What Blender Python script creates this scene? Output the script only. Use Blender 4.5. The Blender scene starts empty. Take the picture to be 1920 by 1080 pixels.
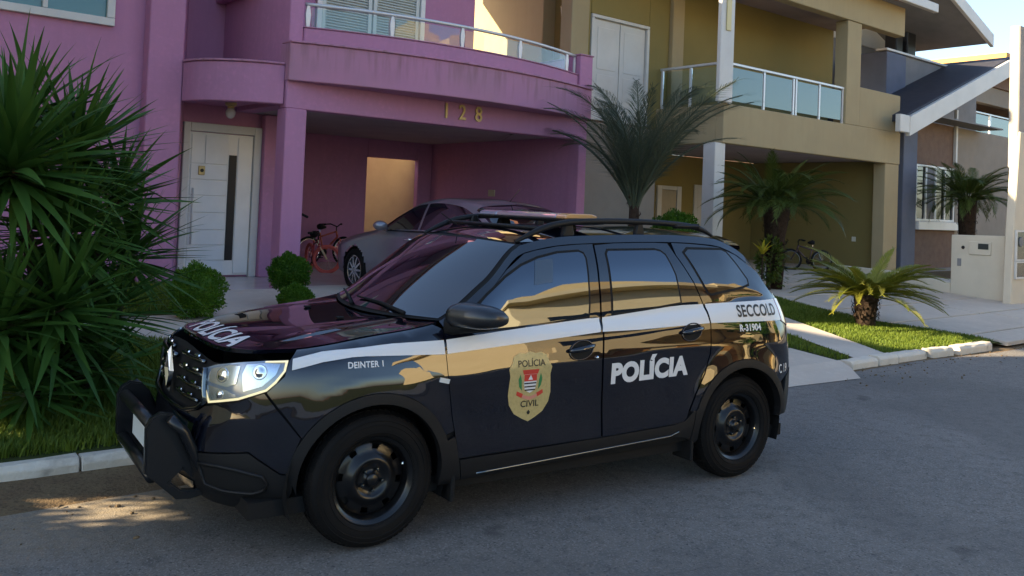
import bpy, bmesh, math, random
import numpy as np
from mathutils import Vector, Matrix
from mathutils.geometry import delaunay_2d_cdt

# ================================================================ camera, sky, sun, exposure
SC = bpy.context.scene
COL = SC.collection
CAM_POS = (-2.37364, -3.9256, 1.78008)
CAM_R = Vector((0.76637, -0.64115, 0.04001)); CAM_U = Vector((-0.04996, 0.0026, 0.99875)); CAM_F = Vector((0.64045, 0.76741, 0.03004))
CAM_PX = 1647.76                       # focal length in pixels of a 1920 wide frame
cd = bpy.data.cameras.new("camera"); cam = bpy.data.objects.new("camera", cd); COL.objects.link(cam)
_r = CAM_R.normalized(); _f = CAM_F.normalized(); _u = _r.cross(_f).normalized()
_m = Matrix(((_r.x, _u.x, -_f.x, CAM_POS[0]), (_r.y, _u.y, -_f.y, CAM_POS[1]), (_r.z, _u.z, -_f.z, CAM_POS[2]), (0, 0, 0, 1)))
cam.matrix_world = _m
cd.sensor_width = 36; cd.lens = CAM_PX / 1920 * 36; cd.shift_x = -.01157; cd.shift_y = -.10459; cd.clip_start = 0.05;   # the photograph is an off-centre crop
cd.clip_end = 1500
SC.camera = cam

SUN_EL = math.radians(23); SUN_AZ = math.radians(-65)     # azimuth from +y: the low sun stands to the left, beyond the added, unseen blocker walls
SUN_DIR = Vector((math.sin(SUN_AZ) * math.cos(SUN_EL), math.cos(SUN_AZ) * math.cos(SUN_EL), math.sin(SUN_EL)))
world = bpy.data.worlds.new("World"); SC.world = world; world.use_nodes = True
wn = world.node_tree.nodes; wl = world.node_tree.links
sky = wn.new("ShaderNodeTexSky"); sky.sky_type = 'NISHITA'; sky.sun_disc = False
sky.sun_elevation = SUN_EL; sky.sun_rotation = SUN_AZ
sky.altitude = 0; sky.air_density = 1.0; sky.dust_density = 1.2; sky.ozone_density = 2.0
bg = wn["Background"]; bg.inputs[1].default_value = 0.085
wl.new(sky.outputs[0], bg.inputs[0])
sd = bpy.data.lights.new("sun", 'SUN'); sun = bpy.data.objects.new("sun", sd); COL.objects.link(sun)
sd.energy = 5.0; sd.angle = math.radians(0.6); sd.color = (1.0, 0.80, 0.52)
sun.rotation_euler = SUN_DIR.to_track_quat('Z', 'Y').to_euler(); sun.location = (0, 30, 30)
SC.view_settings.view_transform = 'Standard'; SC.view_settings.look = 'None'
SC.view_settings.exposure = 2.12; SC.view_settings.gamma = 1.0; SC.view_settings.use_curve_mapping = False

random.seed(7); RNG = np.random.default_rng(7)

# ================================================================ materials
def mat(name, base, rough=.6, metal=0., spec=.5, coat=0., noise=None, bump=None, ior=None, coat_rough=.03, emit=None, alpha=None, trans=0., stain=None, scale_vec=None, sss=0.):
    m = bpy.data.materials.new(name); m.use_nodes = True
    N, L = m.node_tree.nodes, m.node_tree.links; b = N["Principled BSDF"]
    I = b.inputs
    I["Base Color"].default_value = (*base, 1); I["Roughness"].default_value = rough; I["Metallic"].default_value = metal
    I["Specular IOR Level"].default_value = spec; I["Coat Weight"].default_value = coat; I["Coat Roughness"].default_value = coat_rough
    if ior: I["IOR"].default_value = ior
    if trans: I["Transmission Weight"].default_value = trans
    if emit: I["Emission Color"].default_value = (*emit[0], 1); I["Emission Strength"].default_value = emit[1]
    co = N.new("ShaderNodeTexCoord")
    src = co.outputs["Object"]
    if scale_vec:
        mp = N.new("ShaderNodeMapping"); mp.inputs["Scale"].default_value = scale_vec; L.new(src, mp.inputs["Vector"]); src = mp.outputs[0]
    cur = None
    def nz(scale, detail=6., rough_=.6):
        n = N.new("ShaderNodeTexNoise"); n.inputs["Scale"].default_value = scale; n.inputs["Detail"].default_value = detail; n.inputs["Roughness"].default_value = rough_
        L.new(src, n.inputs["Vector"]); return n
    def mixc(fac, c1, c2):
        x = N.new("ShaderNodeMix"); x.data_type = 'RGBA'
        L.new(fac, x.inputs[0])
        for s, c in ((6, c1), (7, c2)):
            if hasattr(c, "type"): L.new(c, x.inputs[s])
            else: x.inputs[s].default_value = (*c, 1)
        return x.outputs[2]
    def ramp(out, a, b_):
        r = N.new("ShaderNodeMapRange"); r.inputs[1].default_value = a; r.inputs[2].default_value = b_; L.new(out, r.inputs[0]); return r.outputs[0]
    if noise:                                   # list of (scale, other colour, lo, hi)
        cur = base
        for (s, c2, lo, hi) in noise:
            cur = mixc(ramp(nz(s).outputs[0], lo, hi), cur, c2)
        L.new(cur, I["Base Color"])
    if stain:                                   # dirt streaks: stretched noise in a band of heights (z0..z1, object space)
        c2, z0, z1, amt = stain
        sep = N.new("ShaderNodeSeparateXYZ"); L.new(co.outputs["Object"], sep.inputs[0])
        zz = ramp(sep.outputs[2], z0, z1)
        mp = N.new("ShaderNodeMapping"); mp.inputs["Scale"].default_value = (7, 7, .9); L.new(co.outputs["Object"], mp.inputs["Vector"])
        n = N.new("ShaderNodeTexNoise"); n.inputs["Scale"].default_value = 1.3; n.inputs["Detail"].default_value = 5; L.new(mp.outputs[0], n.inputs["Vector"])
        mu = N.new("ShaderNodeMath"); mu.operation = 'MULTIPLY'; L.new(ramp(n.outputs[0], .46, .75), mu.inputs[0]); L.new(zz, mu.inputs[1])
        mu2 = N.new("ShaderNodeMath"); mu2.operation = 'MULTIPLY'; mu2.inputs[1].default_value = amt; L.new(mu.outputs[0], mu2.inputs[0])
        L.new(mixc(mu2.outputs[0], cur if cur is not None else base, c2), I["Base Color"])
    if bump:                                    # (scale, strength, distance)
        n = nz(bump[0], 4.); bp = N.new("ShaderNodeBump"); bp.inputs["Strength"].default_value = bump[1]; bp.inputs["Distance"].default_value = bump[2]
        L.new(n.outputs[0], bp.inputs["Height"]); L.new(bp.outputs[0], I["Normal"])
    return m
def leaf_mat(name, c1, c2, rough=.42, tr=.25):
    m = bpy.data.materials.new(name); m.use_nodes = True
    N, L = m.node_tree.nodes, m.node_tree.links; b = N["Principled BSDF"]; out = N["Material Output"]
    oi = N.new("ShaderNodeObjectInfo"); g = N.new("ShaderNodeNewGeometry"); co = N.new("ShaderNodeTexCoord")
    n = N.new("ShaderNodeTexNoise"); n.inputs["Scale"].default_value = 3.0; L.new(co.outputs["Object"], n.inputs["Vector"])
    ad = N.new("ShaderNodeMath"); ad.operation = 'ADD'; L.new(g.outputs["Random Per Island"], ad.inputs[0]); L.new(n.outputs[0], ad.inputs[1])
    a2 = N.new("ShaderNodeMath"); a2.operation = 'ADD'; L.new(ad.outputs[0], a2.inputs[0]); L.new(oi.outputs["Random"], a2.inputs[1])
    mr = N.new("ShaderNodeMapRange"); mr.inputs[1].default_value = .5; mr.inputs[2].default_value = 2.3; L.new(a2.outputs[0], mr.inputs[0])
    x = N.new("ShaderNodeMix"); x.data_type = 'RGBA'; x.inputs[6].default_value = (*c1, 1); x.inputs[7].default_value = (*c2, 1); L.new(mr.outputs[0], x.inputs[0])
    L.new(x.outputs[2], b.inputs["Base Color"]); b.inputs["Roughness"].default_value = rough; b.inputs["Specular IOR Level"].default_value = .25
    t = N.new("ShaderNodeBsdfTranslucent"); L.new(x.outputs[2], t.inputs[0])
    ms = N.new("ShaderNodeMixShader"); ms.inputs[0].default_value = tr; L.new(b.outputs[0], ms.inputs[1]); L.new(t.outputs[0], ms.inputs[2]); L.new(ms.outputs[0], out.inputs[0])
    return m

M = {}
M['pink'] = mat('pink_plaster', (.475, .22, .36), .85, noise=[(1.1, (.42, .205, .33), .35, .75), (14, (.53, .235, .40), .5, .8), (.45, (.45, .21, .34), .5, .7)], stain=((.36, .165, .27), -2., -1., .22), bump=(90, .06, .004), spec=.2)
M['fascia'] = mat('weathered_pink_plaster', (.47, .22, .34), .85, noise=[(.9, (.41, .215, .295), .4, .75)], stain=((.15, .09, .06), .15, .52, .5), bump=(80, .08, .004), spec=.2)
M['cream_wall'] = mat('cream_plaster', (.44, .385, .285), .85, noise=[(2, (.39, .34, .25), .4, .7)], spec=.2)
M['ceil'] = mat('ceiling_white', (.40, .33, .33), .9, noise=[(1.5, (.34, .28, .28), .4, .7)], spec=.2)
M['white'] = mat('white_paint', (.78, .77, .74), .35, noise=[(2.5, (.70, .69, .66), .4, .8)])
M['lampwhite'] = mat('porcelain', (.75, .72, .6), .3)
M['oldwhite'] = mat('aged_white_paint', (.62, .61, .58), .5, noise=[(1.5, (.54, .53, .50), .4, .8)])
M['black'] = mat('black_plastic', (.012, .012, .013), .5, spec=.4)
M['darkglass'] = mat('dark_glass', (.008, .010, .012), .03, spec=.8)
M['glass'] = mat('balcony_glass', (.75, .86, .84), .02, trans=1.0, ior=1.45)
M['alu'] = mat('white_aluminium', (.62, .63, .64), .35, metal=.3)
M['gold'] = mat('brass', (.52, .41, .19), .45, metal=.5)
M['concrete'] = mat('pale_concrete', (.56, .485, .395), .9, noise=[(.8, (.46, .395, .325), .35, .7), (9, (.60, .525, .435), .5, .8), (60, (.49, .425, .35), .5, .75)], bump=(90, .35, .006), spec=.2)
M['walk'] = mat('path_concrete', (.56, .50, .42), .9, noise=[(1.4, (.47, .42, .355), .35, .7), (40, (.60, .54, .46), .5, .8)], bump=(80, .35, .006), spec=.2)
M['kerb'] = mat('kerb_limewash', (.66, .59, .48), .9, noise=[(2.3, (.52, .45, .36), .42, .7), (18, (.72, .66, .56), .5, .75), (5, (.30, .27, .23), .62, .8)], bump=(40, .6, .012), spec=.2)
M['soil'] = mat('dry_soil', (.16, .11, .065), 1., noise=[(3, (.22, .16, .09), .4, .7), (40, (.09, .065, .04), .5, .7)], bump=(50, .8, .02), spec=.1)
M['lawnsoil'] = mat('lawn_soil', (.055, .06, .02), 1., noise=[(3, (.045, .07, .018), .4, .7)], bump=(50, .8, .02), spec=.1)
M['tile'] = mat('porch_tile', (.50, .43, .42), .25, noise=[(3, (.45, .38, .37), .4, .7)])
M['yellow'] = mat('ochre_plaster', (.40, .325, .19), .85, stain=((.31, .25, .145), -2., -1., .22), noise=[(1.1, (.36, .29, .17), .35, .75)], bump=(90, .06, .004), spec=.2)
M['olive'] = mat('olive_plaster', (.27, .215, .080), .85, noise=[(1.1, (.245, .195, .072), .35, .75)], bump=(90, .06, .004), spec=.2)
M['rust'] = mat('reddish_brown_cladding', (.20, .135, .10), .85, noise=[(5, (.155, .10, .08), .4, .7), (30, (.24, .17, .13), .5, .8)], bump=(40, .6, .01), spec=.2)
M['bluegrey'] = mat('blue_grey_plaster', (.14, .16, .22), .8, noise=[(2, (.12, .14, .19), .4, .7)], spec=.25)
M['grey'] = mat('grey_plaster', (.24, .235, .235), .85, noise=[(2, (.20, .20, .20), .4, .7)], spec=.2)
M['taupe'] = mat('taupe_plaster', (.30, .26, .215), .85, noise=[(2, (.265, .23, .19), .4, .7)], spec=.2)
M['brown'] = mat('brown_plaster', (.22, .145, .11), .85, noise=[(2, (.19, .125, .095), .4, .7)], spec=.2)
M['orange'] = mat('orange_fascia', (.62, .31, .075), .7, noise=[(2, (.55, .27, .065), .4, .7)])
M['darktile'] = mat('dark_roof_tile', (.03, .03, .042), .6, noise=[(6, (.05, .05, .06), .4, .7)])
M['redtile'] = mat('clay_roof_tile', (.28, .11, .06), .8, noise=[(4, (.20, .08, .05), .4, .7)])
M['meterwall'] = mat('cream_meter_wall', (.64, .57, .44), .8, noise=[(1.5, (.57, .50, .385), .4, .75)], bump=(120, .25, .005), spec=.2)
M['pole'] = mat('concrete_pole', (.36, .34, .31), .9, noise=[(3, (.29, .27, .25), .4, .7)], bump=(60, .3, .006), spec=.2)
M['meterglass'] = mat('meter_window', (.05, .055, .05), .2, spec=.6)
M['bark'] = mat('palm_bark', (.050, .034, .024), .95, noise=[(14, (.028, .019, .014), .4, .7)], bump=(30, .9, .02), spec=.1)
M['yucca'] = leaf_mat('yucca_leaf', (.022, .066, .010), (.062, .135, .022), .5, .18)
M['palm'] = leaf_mat('palm_leaf', (.065, .085, .055), (.130, .150, .100), .55, .35)
M['dwarf'] = leaf_mat('dwarf_palm_leaf', (.035, .060, .010), (.110, .145, .024), .45, .3)
M['sago'] = leaf_mat('cycad_leaf', (.11, .14, .012), (.27, .26, .035), .4, .3)
M['shrub'] = leaf_mat('box_leaf', (.032, .105, .008), (.105, .215, .018), .5, .25)
M['grass'] = leaf_mat('grass_blade', (.050, .105, .010), (.170, .220, .026), .6, .3)
M['yellowleaf'] = leaf_mat('yellow_leaf', (.45, .38, .02), (.55, .45, .04), .5, .3)
M['deadleaf'] = mat('dry_leaf', (.16, .10, .045), .8)
M['shutter'] = mat('shutter_white', (.62, .66, .62), .5)
M['opp'] = mat('sunlit_cream_plaster', (.80, .67, .43), .85, noise=[(.7, (.74, .61, .38), .35, .7)], spec=.2)
M['opp2'] = mat('ochre_cream_plaster', (.76, .60, .33), .85, noise=[(.7, (.70, .54, .29), .35, .7)], spec=.2)
M['oppwood'] = mat('orange_wood', (.48, .25, .08), .6)

def asphalt():
    m = bpy.data.materials.new('worn_asphalt'); m.use_nodes = True
    N, L = m.node_tree.nodes, m.node_tree.links; b = N["Principled BSDF"]
    co = N.new("ShaderNodeTexCoord")
    def nz(s, d=6):
        n = N.new("ShaderNodeTexNoise"); n.inputs["Scale"].default_value = s; n.inputs["Detail"].default_value = d; L.new(co.outputs["Object"], n.inputs["Vector"]); return n.outputs[0]
    def mr(o, a, c, d=0., e=1.):
        r = N.new("ShaderNodeMapRange"); r.inputs[1].default_value = a; r.inputs[2].default_value = c; r.inputs[3].default_value = d; r.inputs[4].default_value = e; L.new(o, r.inputs[0]); return r.outputs[0]
    def mix(f, c1, c2):
        x = N.new("ShaderNodeMix"); x.data_type = 'RGBA'; L.new(f, x.inputs[0])
        for s, c in ((6, c1), (7, c2)):
            if hasattr(c, "type"): L.new(c, x.inputs[s])
            else: x.inputs[s].default_value = (*c, 1)
        return x.outputs[2]
    v = N.new("ShaderNodeTexVoronoi"); v.inputs["Scale"].default_value = 115; L.new(co.outputs["Object"], v.inputs["Vector"])
    c = mix(mr(nz(.55), .35, .7), (.150, .138, .123), (.188, .173, .154))
    c = mix(mr(nz(9, 3), .45, .75), c, (.118, .109, .098))
    c = mix(mr(v.outputs["Color"], .55, 1., 0., .85), c, (.30, .28, .25))          # pale aggregate
    c = mix(mr(nz(45, 2), .60, .72, 0., .8), c, (.03, .03, .032))
    # oil stains, old patches and tyre-worn lanes
    c = mix(mr(nz(.23, 3), .54, .60, 0., .45), c, (.098, .092, .085)); c = mix(mr(nz(2.1, 4), .66, .74, 0., .6), c, (.055, .051, .047))
    wv = N.new("ShaderNodeTexVoronoi"); wv.feature = 'DISTANCE_TO_EDGE'; wv.inputs["Scale"].default_value = .42
    wa = N.new("ShaderNodeMix"); wa.data_type = 'VECTOR'; wa.inputs[0].default_value = .12; L.new(co.outputs["Object"], wa.inputs[4]); nn_ = N.new("ShaderNodeTexNoise"); nn_.inputs["Scale"].default_value = 1.6; nn_.inputs["Detail"].default_value = 6; L.new(co.outputs["Object"], nn_.inputs["Vector"]); L.new(nn_.outputs[1], wa.inputs[5]); L.new(wa.outputs[1], wv.inputs["Vector"])
    c = mix(mr(wv.outputs[0], .003, .001, 0., .16), c, (.035, .033, .03))
    # dusty, sandy strip that gathers along the kerb (worn in with the dirt's own ragged edge)
    sep = N.new("ShaderNodeSeparateXYZ"); L.new(co.outputs["Object"], sep.inputs[0])
    ns = N.new("ShaderNodeMath"); ns.operation = 'MULTIPLY_ADD'; L.new(nz(.9, 5), ns.inputs[0]); ns.inputs[1].default_value = 1.5; L.new(sep.outputs[1], ns.inputs[2])
    near = mr(ns.outputs[0], 1.45, 2.35)
    xl = mr(sep.outputs[0], 1.2, -.4)
    f = N.new("ShaderNodeMath"); f.operation = 'MULTIPLY'; L.new(near, f.inputs[0]); L.new(xl, f.inputs[1])
    f2 = N.new("ShaderNodeMath"); f2.operation = 'MULTIPLY'; L.new(f.outputs[0], f2.inputs[0]); L.new(mr(nz(22, 4), .3, .62, .35, .95), f2.inputs[1])
    c = mix(f2.outputs[0], c, (.30, .235, .15))
    g2 = N.new("ShaderNodeMath"); g2.operation = 'MULTIPLY_ADD'; L.new(nz(1.7, 5), g2.inputs[0]); g2.inputs[1].default_value = .9; L.new(sep.outputs[1], g2.inputs[2])
    gut = N.new("ShaderNodeMath"); gut.operation = 'MULTIPLY'; L.new(mr(g2.outputs[0], 1.95, 2.2), gut.inputs[0]); L.new(mr(sep.outputs[0], 6.2, 7.0), gut.inputs[1])
    c = mix(gut.outputs[0], c, (.045, .04, .034))
    L.new(c, b.inputs["Base Color"]); b.inputs["Roughness"].default_value = .85; b.inputs["Specular IOR Level"].default_value = .3
    bp = N.new("ShaderNodeBump"); bp.inputs["Strength"].default_value = .5; bp.inputs["Distance"].default_value = .004
    L.new(v.outputs["Distance"], bp.inputs["Height"]); L.new(bp.outputs[0], b.inputs["Normal"])
    return m
M['asphalt'] = asphalt()

# ================================================================ builders
class MB:
    """collects shapes for ONE mesh object"""
    def __init__(s): s.v = []; s.f = []
    def add(s, V, F):
        o = len(s.v); s.v += [tuple(map(float, p)) for p in V]; s.f += [tuple(o + i for i in q) for q in F]; return s
    def box(s, x0, x1, y0, y1, z0, z1):
        return s.add([(x0, y0, z0), (x1, y0, z0), (x1, y1, z0), (x0, y1, z0), (x0, y0, z1), (x1, y0, z1), (x1, y1, z1), (x0, y1, z1)],
                     [(0, 3, 2, 1), (4, 5, 6, 7), (0, 1, 5, 4), (1, 2, 6, 5), (2, 3, 7, 6), (3, 0, 4, 7)])
    def prism(s, poly, lo, hi, axis='z'):
        """poly of 2D points (CCW seen from +axis) pushed from lo to hi along an axis"""
        n = len(poly)
        def P(a, b, h): return {'z': (a, b, h), 'y': (a, h, b), 'x': (h, a, b)}[axis]
        V = [P(a, b, lo) for a, b in poly] + [P(a, b, hi) for a, b in poly]
        F = [tuple(range(n))[::-1], tuple(range(n, 2 * n))] + [(i, (i + 1) % n, n + (i + 1) % n, n + i) for i in range(n)]
        return s.add(V, F)
    def band(s, top, thick, axis_pts_lo):
        return s
    def tube(s, pts, r, n=8, close=False, caps=True, flat=1.0):
        pts = [Vector(p) for p in pts]; R = r if hasattr(r, '__len__') else [r] * len(pts); V = []; F = []; k = len(pts)
        up = None
        for i, p in enumerate(pts):
            a = pts[(i - 1) % k] if (close or i > 0) else p; b = pts[(i + 1) % k] if (close or i < k - 1) else p
            t = (b - a).normalized()
            if up is None: up = Vector((0, 0, 1)) if abs(t.z) < .9 else Vector((1, 0, 0))
            sx = t.cross(up).normalized(); up = sx.cross(t).normalized()
            for j in range(n):
                an = 2 * math.pi * j / n; V.append(p + sx * math.cos(an) * R[i] * flat + up * math.sin(an) * R[i])
        for i in range(k if close else k - 1):
            for j in range(n):
                a = i * n + j; b = i * n + (j + 1) % n; c = ((i + 1) % k) * n + (j + 1) % n; d = ((i + 1) % k) * n + j
                F.append((a, b, c, d))
        if caps and not close: F.append(tuple(range(n))[::-1]); F.append(tuple(range((k - 1) * n, k * n)))
        return s.add(V, F)
    def lathe(s, prof, n=24, o=(0, 0, 0), axis='z', skip=None, close=False):
        """prof: (radius, height) list"""
        V = []; F = []
        for (r, h) in prof:
            for j in range(n):
                a = 2 * math.pi * j / n; c, d = r * math.cos(a), r * math.sin(a)
                p = {'z': (c, d, h), 'y': (c, h, -d), 'x': (h, c, d)}[axis]; V.append((p[0] + o[0], p[1] + o[1], p[2] + o[2]))
        m = len(prof)
        for i in range(m if close else m - 1):
            for j in range(n):
                if skip and skip(i, j): continue
                i2 = (i + 1) % m
                F.append((i * n + j, i * n + (j + 1) % n, i2 * n + (j + 1) % n, i2 * n + j))
        return s.add(V, F)
    def grid(s, P, closeu=False):
        """P: 2D list of points"""
        nu, nv = len(P), len(P[0]); V = [q for row in P for q in row]
        return s.add(V, [(i * nv + j, ((i + 1) % nu) * nv + j, ((i + 1) % nu) * nv + j + 1, i * nv + j + 1) for i in range(nu if closeu else nu - 1) for j in range(nv - 1)])
    def ball(s, c, r, nu=10, nv=7):
        V = []; F = []
        rx, ry, rz = r if hasattr(r, '__len__') else (r, r, r)
        for i in range(nv + 1):
            t = math.pi * i / nv
            for j in range(nu): a = 2 * math.pi * j / nu; V.append((c[0] + rx * math.sin(t) * math.cos(a), c[1] + ry * math.sin(t) * math.sin(a), c[2] - rz * math.cos(t)))
        for i in range(nv):
            for j in range(nu): F.append((i * nu + j, i * nu + (j + 1) % nu, (i + 1) * nu + (j + 1) % nu, (i + 1) * nu + j))
        return s.add(V, F)
    def build(s, name, m, parent=None, smooth=False, bevel=0, loc=None, seg=1, fix=True):
        me = bpy.data.meshes.new(name); me.from_pydata(s.v, [], s.f)
        if fix or bevel:
            bm = bmesh.new(); bm.from_mesh(me)
            bmesh.ops.remove_doubles(bm, verts=bm.verts, dist=1e-6)
            if fix: bmesh.ops.recalc_face_normals(bm, faces=bm.faces)
            if bevel:
                ed = [e for e in bm.edges if len(e.link_faces) == 2 and e.calc_face_angle(0) > .5]
                bmesh.ops.bevel(bm, geom=ed, offset=bevel, segments=seg, affect='EDGES', clamp_overlap=True)
            bm.to_mesh(me); bm.free()
        me.materials.append(m)
        if smooth: me.shade_smooth() if hasattr(me, 'shade_smooth') else None
        o = bpy.data.objects.new(name, me); COL.objects.link(o)
        if smooth == 'auto':
            try: me.set_sharp_from_angle(angle=.7)
            except Exception: pass
        if parent is not None: o.parent = parent
        if loc is not None: o.location = loc
        return o
def link(name, me, parent=None, loc=None, rot=None, scale=None):
    o = bpy.data.objects.new(name, me); COL.objects.link(o)
    if parent is not None: o.parent = parent
    if loc is not None: o.location = loc
    if rot is not None: o.rotation_euler = rot
    if scale is not None: o.scale = scale
    return o
def tag(o, label=None, cat=None, group=None, kind=None):
    if label: o['label'] = label
    if cat: o['category'] = cat
    if group: o['group'] = group
    if kind: o['kind'] = kind
    return o
def thing(name, label, cat, loc=(0, 0, 0), rz=0., group=None):
    o = bpy.data.objects.new(name, None); COL.objects.link(o); o.location = loc; o.rotation_euler = (0, 0, rz); o.empty_display_size = .3
    return tag(o, label, cat, group)
def bx(name, m, parent, x0, x1, y0, y1, z0, z1, bevel=.008, label=None):
    o = MB().box(x0, x1, y0, y1, z0, z1).build(name, m, parent, bevel=bevel)
    if label: o['label'] = label
    return o
def text_mesh(body, size=1., bold=0., xs=1., spacing=1., extrude=0., cuts=0.):
    cu = bpy.data.curves.new('lettering', 'FONT'); cu.body = body; cu.size = size; cu.offset = bold; cu.space_character = spacing
    cu.align_x = 'CENTER'; cu.align_y = 'CENTER'; cu.extrude = extrude; cu.resolution_u = 5
    t = bpy.data.objects.new('lettering_source', cu); COL.objects.link(t)
    bpy.context.view_layer.update()
    me = bpy.data.meshes.new_from_object(t.evaluated_get(bpy.context.evaluated_depsgraph_get()))
    bpy.data.objects.remove(t); bpy.data.curves.remove(cu)
    for v in me.vertices: v.co.x *= xs
    if cuts:
        bm = bmesh.new(); bm.from_mesh(me); bmesh.ops.triangulate(bm, faces=bm.faces)
        for _ in range(4):
            ed = [e for e in bm.edges if e.calc_length() > cuts]
            if not ed: break
            bmesh.ops.subdivide_edges(bm, edges=ed, cuts=1); bmesh.ops.triangulate(bm, faces=bm.faces)
        bm.to_mesh(me); bm.free()
    return me
# ================================================================ ground
def G(y):                                   # height of the front yards, rising from the kerb to the houses
    return .095 + .066 * (min(max(y, 1.5), 7.7) - 1.9)
def sheet(name, m, pts, dz=0., kind='structure', ny=1, parent=None):
    """quad/polygon lying on the yard slope"""
    mb = MB(); mb.add([(x, y, G(y) + dz) for x, y in pts], [tuple(range(len(pts)))])
    o = mb.build(name, m, parent, fix=False)
    if kind: o['kind'] = kind
    return o
def slope_patch(name, m, outline, dz, res=.5):
    """fine polygon on the slope, cut in rows of constant y so that it bends with the ground"""
    bm = bmesh.new(); vs = [bm.verts.new((x, y, 0)) for x, y in outline]; bm.faces.new(vs)
    ys = [p[1] for p in outline]; y = min(ys) + res
    for cut in (1.5, 7.7):
        bmesh.ops.bisect_plane(bm, geom=bm.verts[:] + bm.edges[:] + bm.faces[:], plane_co=(0, cut, 0), plane_no=(0, 1, 0))
    for v in bm.verts: v.co.z = G(v.co.y) + dz
    bmesh.ops.recalc_face_normals(bm, faces=bm.faces)
    for f in bm.faces:
        if f.normal.z < 0: f.normal_flip()
    me = bpy.data.meshes.new(name); bm.to_mesh(me); bm.free(); me.materials.append(m)
    o = bpy.data.objects.new(name, me); COL.objects.link(o); o['kind'] = 'structure'
    return o
MB().add([(-300, -300, -.06), (400, -300, -.06), (400, 500, -.06), (-300, 500, -.06)], [(0, 1, 2, 3)]).build('ground', M['soil'], fix=False)['kind'] = 'structure'
MB().add([(-80, -6.4, 0), (160, -6.4, 0), (160, 1.22, 0), (10.9, 1.30, 0), (7.6, 1.66, 0), (1.2, 1.96, 0), (-2, 2.12, 0), (-80, 5, 0)], [tuple(range(8))]).build('road', M['asphalt'], fix=False)['kind'] = 'structure'
MB().prism([(-80, -9.6), (160, -9.6), (160, -6.4), (-80, -6.4)], -.05, .12).build('far_pavement', M['concrete'], bevel=.02)['kind'] = 'structure'
MB().prism([(-80, -60), (160, -60), (160, -9.6), (-80, -9.6)], -.05, .11).build('far_yard', M['lawnsoil'])['kind'] = 'structure'
# front yards
slope_patch('yard_base', M['soil'], [(-30, 1.2), (60, 1.2), (60, 30), (-30, 30)], -.07)
slope_patch('front_lawn', M['lawnsoil'], [(-9, 2.24), (1.15, 2.13), (1.25, 3.6), (.6, 4.9), (.2, 5.5), (-9, 5.6)], 0.0)
slope_patch('house_lawn', M['lawnsoil'], [(-9, 6.5), (1.05, 6.35), (1.9, 6.9), (1.9, 9.2), (-9, 9.5)], 0.0)
drive = slope_patch('front_driveway', M['concrete'], [(1.15, 2.02), (7.40, 1.72), (7.45, 2.45), (6.95, 2.6), (7.2, 4.4), (8.0, 7.9), (9.0, 8.0), (9.0, 7.9), (9.0, 8.2), (3.5, 8.2), (3.5, 7.93), (1.7, 8.0), (1.9, 6.9), (1.05, 6.35), (-9, 6.5), (-9, 5.6), (.2, 5.5), (.6, 4.9), (1.25, 3.6)], .004)
apron = MB().add([(1.3, 1.62, .006), (5.9, 1.36, .006), (7.0, 1.24, .006), (7.38, 1.60, .055), (7.42, 1.75, .096), (1.15, 2.04, .108)], [(0, 1, 2, 3, 4, 5)]).build('driveway_ramp', M['concrete'], fix=False); apron['kind'] = 'structure'
slope_patch('grass_strip', M['lawnsoil'], [(6.95, 2.6), (7.45, 2.45), (7.40, 1.72), (7.72, 1.66), (8.31, 3.03), (9.6, 7.6), (8.9, 7.9), (8.0, 7.9), (7.2, 4.4)], .0)
slope_patch('cement_path', M['walk'], [(7.72, 1.66), (8.45, 1.62), (9.53, 3.83), (10.6, 7.4), (9.6, 7.6), (8.31, 3.03)], .012)
slope_patch('corner_lawn', M['lawnsoil'], [(8.45, 1.64), (11.45, 1.52), (11.5, 1.9), (10.97, 3.22), (11.31, 5.0), (12.3, 7.2), (10.6, 7.4), (9.53, 3.83)], .0)
# kerbs: every stone an object of its own
kerb = thing('kerb', 'whitewashed kerb of long stones in front of the left lawn', 'kerb', (0, 0, 0)); kerb['kind'] = 'structure'
def KY(x): return 2.03 - .047 * (x + 1.2)            # front face of the kerb line
def stone(parent, x0, x1, z1, dy=0., yaw=0., tilt=0., w=.15):
    n = 5; rnd = random.Random(int(x0 * 91)); mb = MB(); L = x1 - x0; P = []
    for i in range(n + 1):
        x = -L / 2 + L * i / n; j = lambda a: rnd.uniform(-a, a)
        P.append([(x, j(.006), -.12), (x, j(.008), z1 - .035), (x, .03 + j(.006), z1 + j(.006)), (x, w - .02 + j(.006), z1 + j(.006)), (x, w, z1 - .03), (x, w, -.12)])
    mb.grid(P); mb.f.append(tuple(range(6))); mb.f.append(tuple(range(n * 6, n * 6 + 6))[::-1])
    o = mb.build('kerbstone', M['kerb'], parent, bevel=.006); xm = (x0 + x1) / 2; o.location = (xm, KY(xm) + dy, 0); o.rotation_euler = (0, tilt, -.047 + yaw)
    return o
x = -8.92
for L in (1.0, 1.02, .99, 1.01, 1.0, 1.0, .98, 1.02):
    stone(kerb, x + .006, x + L - .006, .118); x += L
stone(kerb, x + .006, .25, .116); stone(kerb, .262, 1.12, .10, tilt=.03)
kerb2 = thing('kerb', 'broken cream kerb blocks along the tip of the corner lawn', 'kerb', (0, 0, 0)); kerb2['kind'] = 'structure'
for (a, b, dy, h, yaw) in ((7.42, 8.00, -.04, .105, .03), (8.05, 8.46, -.03, .115, -.02), (8.52, 9.22, -.0, .105, .01), (9.36, 9.90, -.01, .11, -.015), (10.02, 10.98, -.03, .115, .02)):
    stone(kerb2, a, b, h, dy=dy, yaw=yaw, w=.18)
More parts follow.
